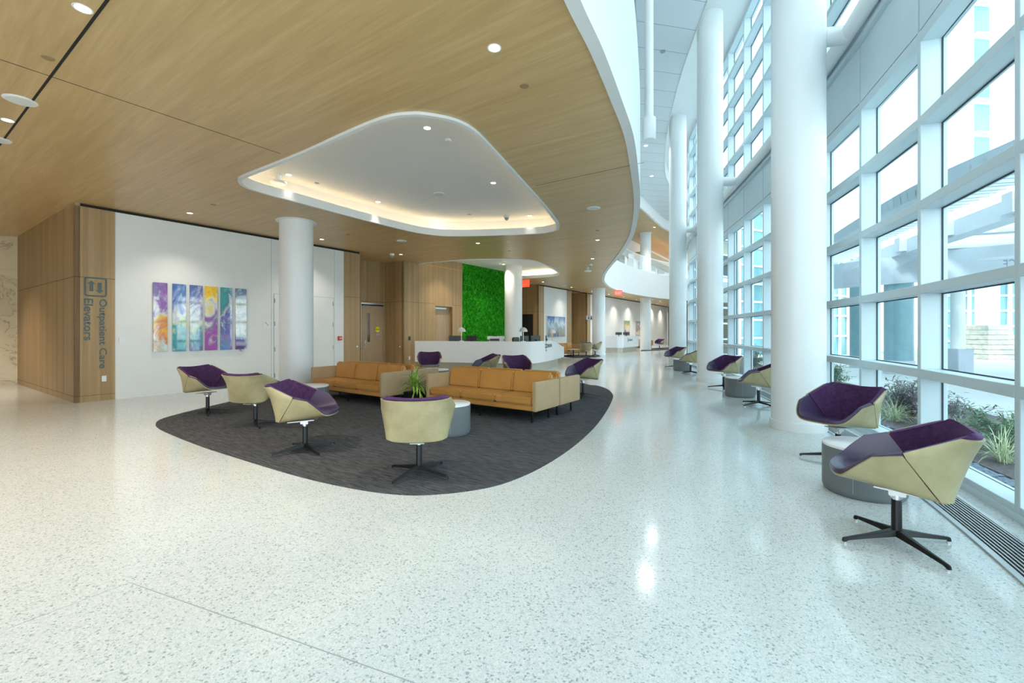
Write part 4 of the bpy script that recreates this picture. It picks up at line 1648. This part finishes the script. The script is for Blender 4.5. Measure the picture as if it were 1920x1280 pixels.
def arrow(cx, cz, h, w_, s):
    pts = [(0, h / 2), (w_ / 2, h / 2 - w_ * 0.62), (w_ * 0.28, h / 2 - w_ * 0.62), (0.0, 0), (0, 0)]
    v = [(0, h / 2), (w_ / 2, h / 2 - w_ * 0.55), (w_ * 0.2, h / 2 - w_ * 0.42), (w_ * 0.2, -h / 2), (-w_ * 0.2, -h / 2), (-w_ * 0.2, h / 2 - w_ * 0.42), (-w_ / 2, h / 2 - w_ * 0.55)]
    mb.add([(cx + s * x, -0.004, cz + s * z) for x, z in v], [(0, 1, 2), (2, 3, 4, 5), (5, 6, 0), (0, 2, 5)])
cx, cz = (w0 + w1x) / 2, (h0 + h1) / 2
ww, hh = w1x - w0, h1 - h0
arrow(cx - ww * 0.19, cz + hh * 0.05, hh * 0.56, ww * 0.42, 1)
arrow(cx + ww * 0.17, cz - hh * 0.05, hh * 0.56, ww * 0.42, -1)
mb.build('pictogram', M['signblue'], o)
def down_text(body, x0, x1, y0, y1, name):
    """lettering turned a quarter clockwise, fitted to a photo box"""
    a, b = sgn(x0, y1), sgn(x1, y0)
    t_ = text_mesh(body, 1.0, 0.0, name, M['signblue'], o, Matrix.Identity(4), bold=0.014)
    me = t_.data
    xs = [v.co.x for v in me.vertices]
    ys = [v.co.y for v in me.vertices]
    X0_, X1_ = min(xs), max(xs)
    cap = 0.73
    Y0_ = min(ys) if 'p' in body else 0.0
    for v in me.vertices:
        f = (v.co.x - X0_) / (X1_ - X0_)
        g_ = (v.co.y - Y0_) / (max(ys) - Y0_)
        v.co = (a[0] + g_ * (b[0] - a[0]), -0.004, b[1] - f * (b[1] - a[1]))
down_text('Outpatient Care', 181.5, 200.5, 561, 691, 'lettering')
down_text('Elevators', 157.5, 174.5, 560, 638, 'lettering')

def tz(W, t, y):
    return zat(W(t).y, y)
t_ = t1(195); plate('wall_outlet', 'white power outlet low on the timber corner under the sign', 'outlet', t_, tz(W1, t_, 709.5), 0.075, 0.12, M['desk'])
t_ = t1(228.5); plate('wall_thermostat', 'small white thermostat at the left end of the white wall', 'thermostat', t_, tz(W1, t_, 638), 0.10, 0.11, M['column'], W1, -0.012, 0.03)
t_ = t1(500)
o = plate('stair_sign', 'small white sign with a diagonal stroke left of the flush doors', 'sign', t_, tz(W1, t_, 607), 0.20, 0.21, M['column'], W1, -0.012, 0.012)
mb = MB()
mb.add([(-0.05, -0.0125, 0.05), (-0.035, -0.0125, 0.06), (0.055, -0.0125, -0.045), (0.04, -0.0125, -0.055)], [(0, 1, 2, 3)])
mb.build('stair_stroke', M['grey'], o)
t_ = t1(637)
o = plate('fire_alarm', 'red fire alarm pull station on the white wall right of the doors', 'fire alarm', t_, tz(W1, t_, 634), 0.13, 0.13, M['redp'], W1, -0.012, 0.05)
mb = MB()
mb.box((-0.035, -0.06, -0.01), (0.045, -0.045, 0.012))
mb.build('pull_bar', M['desk'], o)
t_ = t1(669.5)
o = wall_thing('key_switch', 'round steel key switch on the timber wall end beside the alcove door', 'key switch', t_, tz(W1, t_, 649.5))
mb = MB()
mb.tube([(0, 0, 0), (0, -0.012, 0)], 0.03, 16)
mb.build('bezel', M['chrome'], o)
mb = MB()
mb.tube([(0, -0.012, 0), (0, -0.016, 0)], 0.012, 10)
mb.build('key_slot', M['screen'], o)
def onAB(x):
    """distance from the alcove corner for a photo column"""
    return on(cA, -U, x)
s_ = onAB(706.5)
p = AB(s_, 0.047)
o = thing('door_sticker', 'round yellow sticker on the alcove door beside its narrow window', 'sticker', (p.x, p.y, zat(p.y, 617.5)), wa)
mb = MB()
mb.tube([(0, 0.004, 0), (0, -0.001, 0)], 0.105, 28)
mb.build('disc', plain('yellow vinyl', (0.85, 0.78, 0.02), 0.4, 0.03), o)
mb = MB()
mb.box((-0.12, -0.003, -0.012), (0.12, -0.0005, 0.012))
mb.build('printed_band', plain('dark olive print', (0.16, 0.15, 0.02), 0.5, 0.05), o)
o = thing('door_label', 'small pale blue label below the yellow sticker on the alcove door', 'label', (p.x, p.y, zat(p.y, 626.5)), wa)
mb = MB()
mb.box((-0.07, -0.002, -0.03), (0.07, 0.004, 0.03))
mb.build('film', plain('pale blue film', (0.35, 0.42, 0.70), 0.4, 0.05), o)
pk = P2 - N * 0.16 - U * 0.0
o = thing('round_fitting', 'small white round fitting on the dark timber side of the alcove', 'knob', (pk.x, pk.y, 0.88))
mb = MB()
mb.tube([(0, 0, 0), -U * 0.03, -U * 0.045], [0.012, 0.022, 0.016], 12)
mb.build('knob', M['desk'], o, smooth=50)
t_ = t2(767.5); plate('card_reader', 'dark card reader on the timber wall left of the reception desk', 'card reader', t_, tz(W2, t_, 634), 0.09, 0.14, M['screen'], W2, 0.0, 0.03)
t_ = t2(767.5); plate('wall_outlet', 'white power outlet on the timber wall left of the reception desk', 'outlet', t_, tz(W2, t_, 671), 0.08, 0.13, M['desk'], W2)
t_ = t2(1105)
o = plate('restroom_sign', 'dark grey sign with two white pictograms on the far timber pier', 'sign', t_, tz(W2, t_, 595.5), 1.1, 0.30 * 1.0, M['grey'], W2, 0.01, 0.02)
mb = MB()
for x in (-0.22, 0.22):
    mb.tube([(x, -0.021, 0.03), (x, -0.021, -0.10)], 0.06, 8)
    mb.tube([(x, -0.021, 0.055), (x, -0.021, 0.10)], 0.035, 8)
mb.build('pictogram', M['screen'], o)
o = None

# exit signs hung from the ceiling
def exit_sign(x, y, label, right):
    # height 0.30 below the ceiling
    zc = CEIL - 0.22
    Y = FPX * (zc - EYE) / (HZ - y)
    p = Vector(((x - 960) / FPX * Y, Y, zc))
    rz = math.atan2(right.y, right.x)
    o = thing('exit_sign', label, 'exit sign', p, rz)
    mb = MB()
    mb.box((-0.27, -0.02, -0.17), (0.27, 0.02, 0.17))
    mb.build('panel', M['red'], o, bevel=0.006)
    text_mesh('EXIT', 0.26, 0.002, 'lettering', M['desk'], o, frame(Vector((-0.24, -0.022, -0.09)), Vector((1, 0, 0)), ZU_), 0.85)
    mb = MB()
    mb.box((-0.1, -0.015, 0.17), (0.1, 0.015, 0.22))
    mb.build('canopy', M['desk'], o)
exit_sign(984.5, 531.5, 'red EXIT sign partly hidden by the column behind the reception desk', Vector((0.75, -0.66, 0)))
exit_sign(1159.5, 549, 'red EXIT sign under the timber ceiling below the balcony front', Vector((0.95, 0.3, 0)))

# ================================================================== ON THE CEILINGS
def place_c(x, y, z):
    return ce(x, y, z) + Vector((0, 0, z))
def downlight(x, y, label, z=CEIL, r=0.062, power=9.0, group='downlights in the timber ceiling', cone=110):
    p = place_c(x, y, z)
    o = thing('downlight', label, 'downlight', p, 0, group)
    mb = MB()
    mb.lathe([(r * 0.80, -0.001), (r, -0.004), (r * 1.06, -0.002), (r * 1.06, 0.0)], 28)
    mb.build('trim_ring', M['column'], o, smooth=40)
    mb = MB()
    mb.lathe([(0, -0.0015), (r * 0.82, -0.0015), (r * 0.82, 0.0), (0, 0.0)], 28)
    mb.build('lens', M['lamp'], o)
    li = bpy.data.lights.new('downlight_beam', 'SPOT')
    li.energy = power
    li.color = (1.0, 0.89, 0.75)
    li.spot_size = math.radians(cone)
    li.spot_blend = 1.0
    li.shadow_soft_size = 0.05
    lo = bpy.data.objects.new('beam', li)
    C.objects.link(lo)
    lo.parent = o
    lo.location = (0, 0, -0.05)
    return o
DW = 75.0
for x, y, lb in ((155, 16, 'biggest looking downlight at the upper left beside the dark ceiling joint'),
                 (14, 225.5, 'glowing downlight at the left edge under the big white ceiling speaker'),
                 (927, 90, 'downlight alone in the timber near the balcony edge, above the large coffer'),
                 (356, 399.5, 'downlight just above the six acrylic panels'),
                 (603.5, 448.7, 'downlight right of the thick column top'),
                 (751.5, 477, 'downlight next to the white dome camera by the alcove'),
                 (896, 456, 'downlight between the large coffer and the desk coffer'),
                 (1120.5, 450, 'glowing downlight below the white speaker near the balcony edge'),
                 (1111, 484.8, 'downlight right above the far white dome camera'),
                 (1018, 528.4, 'downlight over the blue painting wall'),
                 (1071.6, 538.6, 'downlight before the far timber recess'),
                 (1110.8, 546, 'downlight by the top of the far round column'),
                 (1141.5, 551.5, 'far downlight left of the right EXIT sign'),
                 (1169, 556.6, 'far downlight just below the right EXIT sign'),
                 (1193.5, 561.4, 'far downlight above the second check-in desk'),
                 (1224, 561.2, 'far downlight right of the far column under the balcony'),
                 (1237.6, 564.4, 'far downlight under the balcony, second right of the far column'),
                 (1232, 569.3, 'far downlight under the balcony near the long white wall'),
                 (1248, 572.2, 'farthest downlight at the end of the long white wall')):
    downlight(x, y, lb, CEIL, 0.062, 260 if x < 200 else (150 if x > 1130 else DW))
for x, y, lb in ((801, 240, 'brightest downlight near the top of the large coffer'),
                 (541, 327.8, 'downlight at the left end of the large coffer'),
                 (925, 343, 'downlight in the right half of the large coffer'),
                 (709, 378.5, 'downlight over the long glowing side of the large coffer'),
                 (822, 411.8, 'downlight at the lower rim of the large coffer'),
                 (993, 404.5, 'downlight at the right tip of the large coffer')):
    downlight(x, y, lb, 4.50, 0.062, 22, 'downlights in the large coffer', 55)
def disc(name, x, y, label, cat, r, m, z=CEIL, group=None, th=0.012, grille=None):
    p = place_c(x, y, z)
    o = thing(name, label, cat, p, 0, group)
    mb = MB()
    mb.lathe([(0, -th), (r * 0.93, -th), (r, -th * 0.5), (r, 0), (0, 0)], 36)
    mb.build('rim' if grille else 'cover', m, o, smooth=40)
    if grille:
        mb = MB()
        mb.lathe([(0, -th - 0.003), (r * 0.84, -th - 0.003), (r * 0.84, -th), (0, -th)], 36)
        mb.build('grille', grille, o)
    return o
M['spk'] = plain('speaker cloth', (0.72, 0.75, 0.72), 0.7, 0.03)
for x, y, lb in ((38, 188, 'largest looking round white ceiling speaker at the left edge'),
                 (-6, 261, 'round white ceiling speaker cut off by the left border'),
                 (1113, 390, 'round white ceiling speaker near the balcony edge, right of the coffer tip'),
                 (753, 451.5, 'round white ceiling speaker below the large coffer, above the alcove'),
                 (1057.5, 535.8, 'far round white ceiling speaker over the blue painting'),
                 (992, 530, 'far round white ceiling speaker beside the left EXIT sign'),
                 (1089, 547, 'far round white ceiling speaker before the far timber recess')):
    disc('ceiling_speaker', x, y, lb, 'ceiling speaker', 0.142, M['column'], CEIL, 'ceiling speakers', 0.010, M['spk'])
M['sprk'] = plain('timber coloured cover', (0.34, 0.22, 0.10), 0.5, 0.05)
for x, y, lb in ((90, 108.5, 'timber coloured sprinkler cover beside the ceiling joint crossing'),
                 (983, 161, 'timber coloured sprinkler cover right of the upper downlight'),
                 (400, 383.5, 'timber coloured sprinkler cover over the acrylic panels'),
                 (652.5, 439.5, 'timber coloured sprinkler cover right of the thick column'),
                 (955, 470, 'timber coloured sprinkler cover over the desk coffer'),
                 (1120, 432, 'timber coloured sprinkler cover above the glowing downlight'),
                 (1114.7, 472.5, 'timber coloured sprinkler cover above the far dome camera')):
    disc('sprinkler_cover', x, y, lb, 'sprinkler cover', 0.05, M['sprk'], CEIL, 'sprinkler covers in the timber', 0.006)
def dome(x, y, label, z=CEIL, drop=0.0):
    p = place_c(x, y, z - drop - 0.08)
    p.z = z
    o = thing('dome_camera', label, 'camera', p)
    mb = MB()
    mb.lathe([(0, 0), (0.075, 0), (0.075, -0.05 - drop), (0.06, -0.06 - drop), (0, -0.06 - drop)], 24)
    mb.build('housing', M['column'], o, smooth=40)
    mb = MB()
    mb.lathe([(0.058, -0.06 - drop)] + [(0.058 * math.cos(a * PI / 12), -0.06 - drop - 0.07 * math.sin(a * PI / 12)) for a in range(1, 6)] + [(0, -0.13 - drop)], 24)
    mb.build('bubble', M['grey'], o, smooth=60)
dome(735, 480, 'white dome camera hanging from the timber ceiling by the alcove')
dome(1107, 499, 'far white dome camera above the white access point')
dome(950, 410, 'dome camera hanging inside the large coffer', 4.50)
def access_point(x, y, label, z=CEIL):
    p = place_c(x, y, z - 0.16)
    p.z = z
    o = thing('access_point', label, 'access point', p)
    mb = MB()
    mb.lathe([(0, 0), (0.05, 0), (0.05, -0.13), (0, -0.13)], 20)
    mb.build('drop_stem', M['column'], o, smooth=40)
    mb = MB()
    mb.lathe([(0, -0.13), (0.14, -0.14), (0.15, -0.165), (0.13, -0.185), (0, -0.19)], 32)
    mb.build('cap', M['column'], o, smooth=40)
access_point(522, 342, 'white wireless access point hanging at the left end of the large coffer', 4.50)
access_point(1102, 508, 'white wireless access point hanging under the far timber ceiling')
disc('ceiling_speaker', 823, 363, 'flat white speaker in the middle of the large coffer', 'ceiling speaker', 0.13, M['column'], 4.50, None, 0.02, M['spk'])
disc('smoke_detector', 840, 261.5, 'small white smoke detector beside the brightest coffer downlight', 'smoke detector', 0.055, M['column'], 4.50, None, 0.04)
disc('sprinkler_cover', 594, 343, 'small grey sprinkler cover in the left half of the large coffer', 'sprinkler cover', 0.045, M['grey'], 4.50, None, 0.01)
disc('sprinkler_cover', 880, 402, 'small grey sprinkler cover near the lower rim of the large coffer', 'sprinkler cover', 0.045, M['grey'], 4.50, None, 0.01)
disc('ceiling_speaker', 942, 490.5, 'flat white speaker inside the coffer above the reception desk', 'ceiling speaker', 0.14, M['column'], 4.40, None, 0.02, M['spk'])
disc('smoke_detector', 921, 505.5, 'small white detector in the desk coffer, just left of the column', 'smoke detector', 0.07, M['column'], 4.40, None, 0.05)
for x, y, z, lb in ((1243, 96, 9.9, 'small round sensor in the white plank ceiling of the atrium'),):
    disc('ceiling_sensor', x, y, lb, 'sensor', 0.075, M['grey'], z, None, 0.02)
for x, y, lb in ((1227, 426, 'downlight in the upper gallery timber soffit'),):
    downlight(x, y, lb, 9.17, 0.09, 300, 'downlights of the upper gallery')

# wide downlights of the tall atrium, set in its plank ceiling
for x, y, lb in ((1211, 273, 'small downlight in the atrium plank ceiling beside the hanging pipe'),
                 (1222, 330, 'added far downlight in the atrium plank ceiling')):  # far lamp added to brighten the balcony front
    o = downlight(x, y, lb, 9.9, 0.10, 420, 'downlights of the atrium')
    for ch in o.children:
        if ch.type == 'LIGHT':
            ch.data.color = (0.95, 0.97, 1.0)
            ch.data.spot_size = math.radians(150)
            ch.data.energy = 420
            ch.data.shadow_soft_size = 0.25

for p, pw, lb in ((Vector((-13.2, 9.4, CEIL)), 330, 'added unseen downlight of the elevator lobby beyond the left border, near the marble'),  # unseen lamps added to brighten the marble and timber at the left
                  (Vector((-12.0, 6.4, CEIL)), 260, 'added unseen downlight of the elevator lobby beyond the left border, before the timber return'),
                  (W2(1.9, 1.0) + Vector((0, 0, 4.40)), 130, 'added unseen downlight in the desk coffer over the timber door'),  # unseen coffer lamps added to brighten the wall behind the desk
                  (W2(4.6, 1.3) + Vector((0, 0, 4.40)), 130, 'added unseen downlight in the desk coffer over the moss wall')):
    o = downlight(900, 400, lb, CEIL, 0.062, pw, 'added downlights of the lobby edges')
    o.location = p

# ================================================================== OUTSIDE THE GLASS
GZ = -0.10
M['paving'] = plain('pale concrete drive', (0.62, 0.64, 0.63), 0.8, 0.06, 0.7)
M['mulch'] = plain('brown mulch bed', (0.115, 0.095, 0.095), 0.95, 0.35, 22.0)
M['pebble'] = plain('blue grey river pebbles', (0.14, 0.18, 0.235), 0.8, 0.3, 30.0)
M['outwhite'] = plain('white cladding outside', (0.86, 0.88, 0.88), 0.6, 0.02)
M['teal'] = plain('teal glazed panel', (0.20, 0.42, 0.46), 0.15, 0.2, 0.6)
M['lilac'] = plain('painted steel canopy', (0.62, 0.68, 0.74), 0.5, 0.03)
M['bluecol'] = plain('blue grey shaded cladding', (0.24, 0.42, 0.48), 0.4, 0.06)  # canopy shade and glass tint put into the pillar colour
M['stone'] = plain('buff stone', (0.55, 0.50, 0.42), 0.9, 0.2, 5.0)
mb = MB()
bed0 = offset(FN, -0.24)
bedp = offset(FN, -0.75)
bed1 = offset(FN, -3.1)
mb.prism(bed1 + [Vector((60, 60, 0)), Vector((90, 0, 0)), Vector((40, -25, 0)), Vector((6, -10, 0))], GZ - 0.1, GZ)
struct(mb, 'ground_drive', M['paving'])
mb = MB()
mb.ribbon(FN, (-0.75, -3.1), GZ - 0.1, GZ + 0.02)
struct(mb, 'ground_bed', M['mulch'])
mb = MB()
mb.ribbon(FN, (-0.24, -0.75), GZ - 0.1, GZ)
rnd = random.Random(5)
struct(mb, 'ground_pebble_strip', M['pebble'])
mb = MB()
fo = [(bed0[i], bedp[i]) for i in range(len(FN))]
for i in range(1600):
    k = rnd.randrange(1, 8)
    f, g = rnd.random(), rnd.uniform(0.05, 0.95)
    a = lerp(fo[k][0], fo[k + 1][0], f)
    b = lerp(fo[k][1], fo[k + 1][1], f)
    p = lerp(a, b, g)
    r = rnd.uniform(0.02, 0.045)
    rz = rnd.uniform(0, PI)
    c, s = math.cos(rz), math.sin(rz)
    vs = []
    for x, y, z in ((1.3, 0, 0), (0, 1, 0), (-1.3, 0, 0), (0, -1, 0), (0, 0, 0.6), (0, 0, -0.6)):
        vs.append((p.x + r * (x * c - y * s), p.y + r * (x * s + y * c), GZ + 0.01 + r * z))
    mb.add(vs, [(0, 1, 4), (1, 2, 4), (2, 3, 4), (3, 0, 4), (1, 0, 5), (2, 1, 5), (3, 2, 5), (0, 3, 5)])
o = mb.build('pebbles', M['pebble'], smooth=60)
setp(o, 'blue grey river pebbles in the strip just outside the glass wall', 'pebbles', None, 'stuff')

def out_at(i, f, d):
    a = offset(FN, -d)
    return lerp(a[i], a[i + 1], f)
M['bush'] = plain('dark shrub leaves', (0.10, 0.22, 0.10), 0.7, 0.5, 14.0)
M['bush2'] = plain('purple grey shrub leaves', (0.26, 0.24, 0.28), 0.7, 0.4, 14.0)
M['straw'] = plain('pale ornamental grass', (0.55, 0.62, 0.38), 0.7, 0.25, 14.0)
M['twig'] = plain('brown twig', (0.16, 0.11, 0.08), 0.8, 0.1)
def shrub(p, r, h, m, label, seed, nl=900):
    t = thing('shrub', label, 'shrub', (p.x, p.y, GZ), 0, 'shrubs in the planting bed')
    rnd = random.Random(seed)
    mb, sb = MB(), MB()
    for k in range(16):
        az, el = rnd.uniform(0, 2 * PI), rnd.uniform(0.5, 1.4)
        L = rnd.uniform(0.6, 1.0)
        tip = Vector((r * L * math.cos(az) * math.cos(el) * 1.2, r * L * math.sin(az) * math.cos(el) * 1.2, h * L * math.sin(el)))
        mid = tip * 0.5 + Vector((0, 0, 0.08 * h))
        sb.tube([(0, 0, 0), mid, tip], [0.010, 0.007, 0.003], 5)
        for j in range(nl // 16):
            q = lerp(mid, tip, rnd.uniform(-0.5, 1.05)) + Vector((rnd.gauss(0, 0.09 * r), rnd.gauss(0, 0.09 * r), rnd.gauss(0, 0.06 * h)))
            q.z = max(q.z, 0.02)
            blade(mb, q, rnd.uniform(0, 2 * PI), rnd.uniform(-0.3, 1.0), rnd.uniform(0.05, 0.11), rnd.uniform(0.012, 0.022), 0.6, 2)
    mb.build('foliage', m, t)
    sb.build('stems', M['twig'], t)
def tuft(p, h, label, seed, nb=130):
    t = thing('ornamental_grass', label, 'grass clump', (p.x, p.y, GZ), 0, 'grass clumps in the planting bed')
    rnd = random.Random(seed)
    mb = MB()
    for k in range(nb):
        blade(mb, (rnd.gauss(0, 0.035), rnd.gauss(0, 0.035), 0.0), rnd.uniform(0, 2 * PI), rnd.uniform(0.7, 1.5), h * rnd.uniform(0.7, 1.2), rnd.uniform(0.003, 0.006), rnd.uniform(0.8, 2.2), 5)
    mb.build('blades', M['straw'], t)
for k, (x, y, r, h, m, lb) in enumerate((
        (7.55, 8.6, 0.55, 0.62, 'bush', 'dark green shrub outside, seen past the back of the second window chair'),
        (6.35, 5.6, 0.55, 0.70, 'bush', 'dark green shrub outside at the right border, nearest the glass'),
        (6.80, 6.8, 0.60, 0.62, 'bush2', 'purple grey shrub outside, just above the closest window chair'),
        (7.00, 7.7, 0.50, 0.75, 'bush2', 'purple grey shrub outside behind the wide window post'),
        (8.70, 11.9, 0.55, 0.90, 'bush', 'green shrub outside just right of the tall atrium column'),
        (8.90, 16.2, 0.50, 1.20, 'bush', 'tall green shrub outside between the two tall atrium columns'))):
    shrub(Vector((x, y, 0)), r, h, M[m], lb, k + 1)
for k, (x, y, lb) in enumerate((
        (5.75, 5.15, 'pale grass clump outside at the right border, closest to the pebbles'),
        (7.55, 6.55, 'pale grass clump outside at the right border behind the dark shrub'),
        (6.15, 6.1, 'pale grass clump outside, right above the closest window chair back'),
        (6.50, 7.5, 'pale grass clump outside between the two nearest window chairs'),
        (6.75, 8.1, 'pale grass clump outside beyond the second window chair'),
        (8.20, 14.9, 'pale grass clump outside between the two tall atrium columns'))):
    tuft(Vector((x, y, 0)), 0.40, lb, 20 + k)

# drop-off canopy: posts, beams, louvres and a curved soffit
t = thing('canopy', 'pale blue steel drop-off canopy with louvres outside the glass wall', 'canopy', (0, 0, 0))
CE = [Vector((8.2, 5.5, 0)), Vector((8.6, 7.3, 0)), Vector((9.0, 9.6, 0)), Vector((9.8, 12, 0)), Vector((10.8, 14.6, 0)), Vector((12.0, 17.5, 0)), Vector((13.6, 20.5, 0))]
ce_ = spline(CE, 4)
mb = MB()
mb.ribbon(ce_, (0.0, -0.25), 4.45, 4.75)
mb.build('edge_beam', M['lilac'], t)
cd = (CE[-1] - CE[0]).normalized()
cn_ = Vector((cd.y, -cd.x, 0))
L_ = 0
for i in range(0, len(ce_) - 1):
    for f in (0.0, 0.5):
        p = lerp(ce_[i], ce_[i + 1], f)
        mb = MB()
        d = (ce_[i + 1] - ce_[i]).normalized()
        q = Vector((d.y, -d.x, 0))
        mb.prism([p - d * 0.03, p + d * 0.03, p + d * 0.03 + q * 1.6, p - d * 0.03 + q * 1.6], 4.50, 4.64)
        mb.build('louvre', M['lilac'], t)
for k in range(7):
    p = CE[0] + cd * (k * 2.6) + cn_ * 1.4
    mb = MB()
    mb.prism([p, p + cd * 0.35, p + cd * 0.35 + cn_ * 13, p + cn_ * 13], 4.15, 4.62)
    mb.build('cross_beam', M['lilac'], t)
for k in range(4):
    p = CE[0] + cn_ * (1.6 + 3.6 * k) - cd * 3
    mb = MB()
    mb.prism([p, p + cn_ * 0.45, p + cn_ * 0.45 + cd * 24, p + cd * 24], 4.10, 4.55)
    mb.build('long_beam', M['lilac'], t)
for k in range(6):
    p = CE[0] + cd * (k * 2.6 + 0.5) + cn_ * 2.2
    mb = MB()
    mb.prism([p, p + cd * 1.5, p + cd * 1.5 + cn_ * 11, p + cn_ * 11], 4.64, 4.68)
    mb.build('roof_panel', M['outwhite'], t)
mb = MB()
mb.ribbon(spline([(12.6, 18.6, 0), (13.3, 16.4, 0), (14.6, 14.2, 0), (16.6, 12.4, 0), (19.0, 11.4, 0)], 5), (0.0, 0.15), 3.15, 4.12)
mb.build('curved_bulkhead', M['lilac'], t, smooth=40)
for x, y, lb in ((15.4, 15.2, 'white canopy post with a grey base sleeve, outside the widest window'),):
    o = thing('canopy_post', lb, 'post', (x, y, GZ))
    mb = MB()
    mb.lathe([(0.19, 0.9), (0.19, 4.25)], 24)
    mb.build('post', M['outwhite'], o, smooth=40)
    mb = MB()
    mb.box((-0.28, -0.28, 0), (0.28, 0.28, 0.95))
    mb.build('base_sleeve', plain('grey base cladding', (0.42, 0.48, 0.55), 0.6, 0.05), o, bevel=0.02)
for x, y, r, lb in ((14.06, 16.0, 0.42, 'thick teal blue pillar outside, seen through the second window from the right'),
                    (14.95, 18.8, 0.42, 'teal blue pillar outside just right of the tall white atrium column')):
    o = thing('outside_pillar', lb, 'pillar', (x, y, GZ))
    mb = MB()
    mb.lathe([(0, 0), (r, 0), (r, 4.25), (0, 4.25)], 32)
    mb.build('shaft', M['bluecol'], o, smooth=40)
    mb = MB()
    mb.lathe([(r, 0), (r + 0.03, 0), (r + 0.03, 0.5), (r, 0.5)], 32)
    mb.build('base_band', M['lilac'], o, smooth=40)
# glazed wing across the drive
def wing(p, q, zt, label, nb, lev, rails=True):
    d = (q - p)
    L = d.length
    d.normalize()
    nn = Vector((-d.y, d.x, 0))
    if nn.dot(-p) < 0:
        nn = -nn
    o = thing('glazed_building', label, 'building', (0, 0, 0))
    mb = MB()
    mb.wallseg(p, q, GZ, zt, nn, 0.4)
    mb.build('glass_wall', M['teal'], o)
    mb = MB()
    for k in range(lev + 1):
        z = GZ + (zt - GZ) * k / lev
        mb.wallseg(p + nn * 0.08, q + nn * 0.08, z - 0.06, z + 0.06, nn, 0.07)
    for k in range(nb + 1):
        a = p + d * (L * k / nb)
        mb.wallseg(a - d * 0.12 + nn * 0.1, a + d * 0.12 + nn * 0.1, GZ, zt, nn, 0.09)
    mb.build('white_grid', M['outwhite'], o)
    return o
wing(Vector((26, 27.5, 0)), Vector((40, 26.5, 0)), 4.6, 'low glazed wing with white grid across the drive', 6, 5)
wing(Vector((19.5, 27.0, 0)), Vector((23.6, 29.6, 0)), 6.2, 'glazed entrance block seen past the teal pillar', 4, 5)
wing(Vector((14.0, 27.2, 0)), Vector((21.5, 31.0, 0)), 9.0, 'green glazed block seen between the two tall atrium columns', 7, 8)
# stone pier
o = thing('stone_pier', 'battered buff stone pier carrying a white post across the drive', 'pier', (27.0, 25.0, GZ))
mb = MB()
for k in range(7):
    z0, z1 = k * 0.27, (k + 1) * 0.27 - 0.01
    s = 0.95 - 0.05 * k
    mb.box((-s, -s, z0), (s, s, z1))
mb.build('stone_course', M['stone'], o, bevel=0.02)
mb = MB()
mb.box((-0.35, -0.35, 1.88), (0.35, 0.35, 4.6))
mb.build('post', M['outwhite'], o)
# tall white building with a strip of green windows
o = thing('tower_building', 'tall white building with a vertical strip of green windows at the upper right', 'building', (0, 0, 0))
a, b = Vector((24.2, 23.5, 0)), Vector((46, 26.0, 0))
d = (b - a).normalized()
nn = Vector((d.y, -d.x, 0))
if nn.dot(-a) < 0:
    nn = -nn
mb = MB()
mb.prism([a, b, b - nn * 10, a - nn * 10], 6.5, 20)
mb.prism([a + d * 1.6, b, b - nn * 10, a + d * 1.6 - nn * 10], 20, 34)
mb.build('tower_wall', M['outwhite'], o)
for k in range(9):
    z = 8.6 + 1.75 * k
    mb = MB()
    mb.wallseg(a + d * 0.55 + nn * 0.04, a + d * 1.45 + nn * 0.04, z, z + 1.5, nn, 0.05)
    w_ = mb.build('window', M['teal'], o)
    mb = MB()
    mb.wallseg(a + d * 0.4 + nn * 0.3, a + d * 1.6 + nn * 0.3, z - 0.12, z - 0.04, nn, 0.3)
    mb.build('sun_shade', M['outwhite'], w_)
# hanging canopy sign, seen from behind
Ys = 9.6
p = Vector(((1888 - 960) / FPX * Ys, Ys, zat(Ys, 494)))
rg = Vector((0.66, -0.75, 0))
o = thing('canopy_sign', 'letters of a hanging canopy sign seen from behind at the right border', 'sign', p, math.atan2(rg.y, rg.x))
mb = MB()
mb.box((-0.42, -0.03, 0.10), (0.9, 0.03, 0.16))
mb.build('hanging_rail', M['lilac'], o)
mb = MB()
mb.box((0.1, -0.015, 0.16), (0.14, 0.015, 0.55))
mb.build('hanger', M['lilac'], o)
text_mesh('ENTRANCE', 0.25, 0.015, 'lettering', plain('dark sign letters', (0.22, 0.26, 0.36), 0.5, 0.05), o, Matrix.Translation((0.74, 0, -0.09)) @ Matrix.Rotation(PI, 4, 'Z') @ Matrix.Rotation(PI / 2, 4, 'X'), 0.62)
# orange traffic-like sculpture by the far glazing
o = thing('orange_planter_sign', 'small orange and white object by shrubs across the drive', 'planter', (30.2, 25.5, GZ), 0.2)
mb = MB()
mb.add([(-0.7, 0, 1.7), (0.1, 0, 1.95), (0.9, 0, 1.35), (0.1, 0, 1.25), (-0.7, 0.12, 1.7), (0.1, 0.12, 1.95), (0.9, 0.12, 1.35), (0.1, 0.12, 1.25)],
       [(0, 1, 2, 3), (7, 6, 5, 4), (0, 4, 5, 1), (1, 5, 6, 2), (2, 6, 7, 3), (3, 7, 4, 0)])
mb.build('orange_top', plain('orange fabric', (0.80, 0.22, 0.06), 0.6, 0.05), o)
mb = MB()
mb.tube([(0, 0.06, 0), (0.1, 0.06, 1.3)], 0.05, 8)
mb.build('post', M['outwhite'], o)
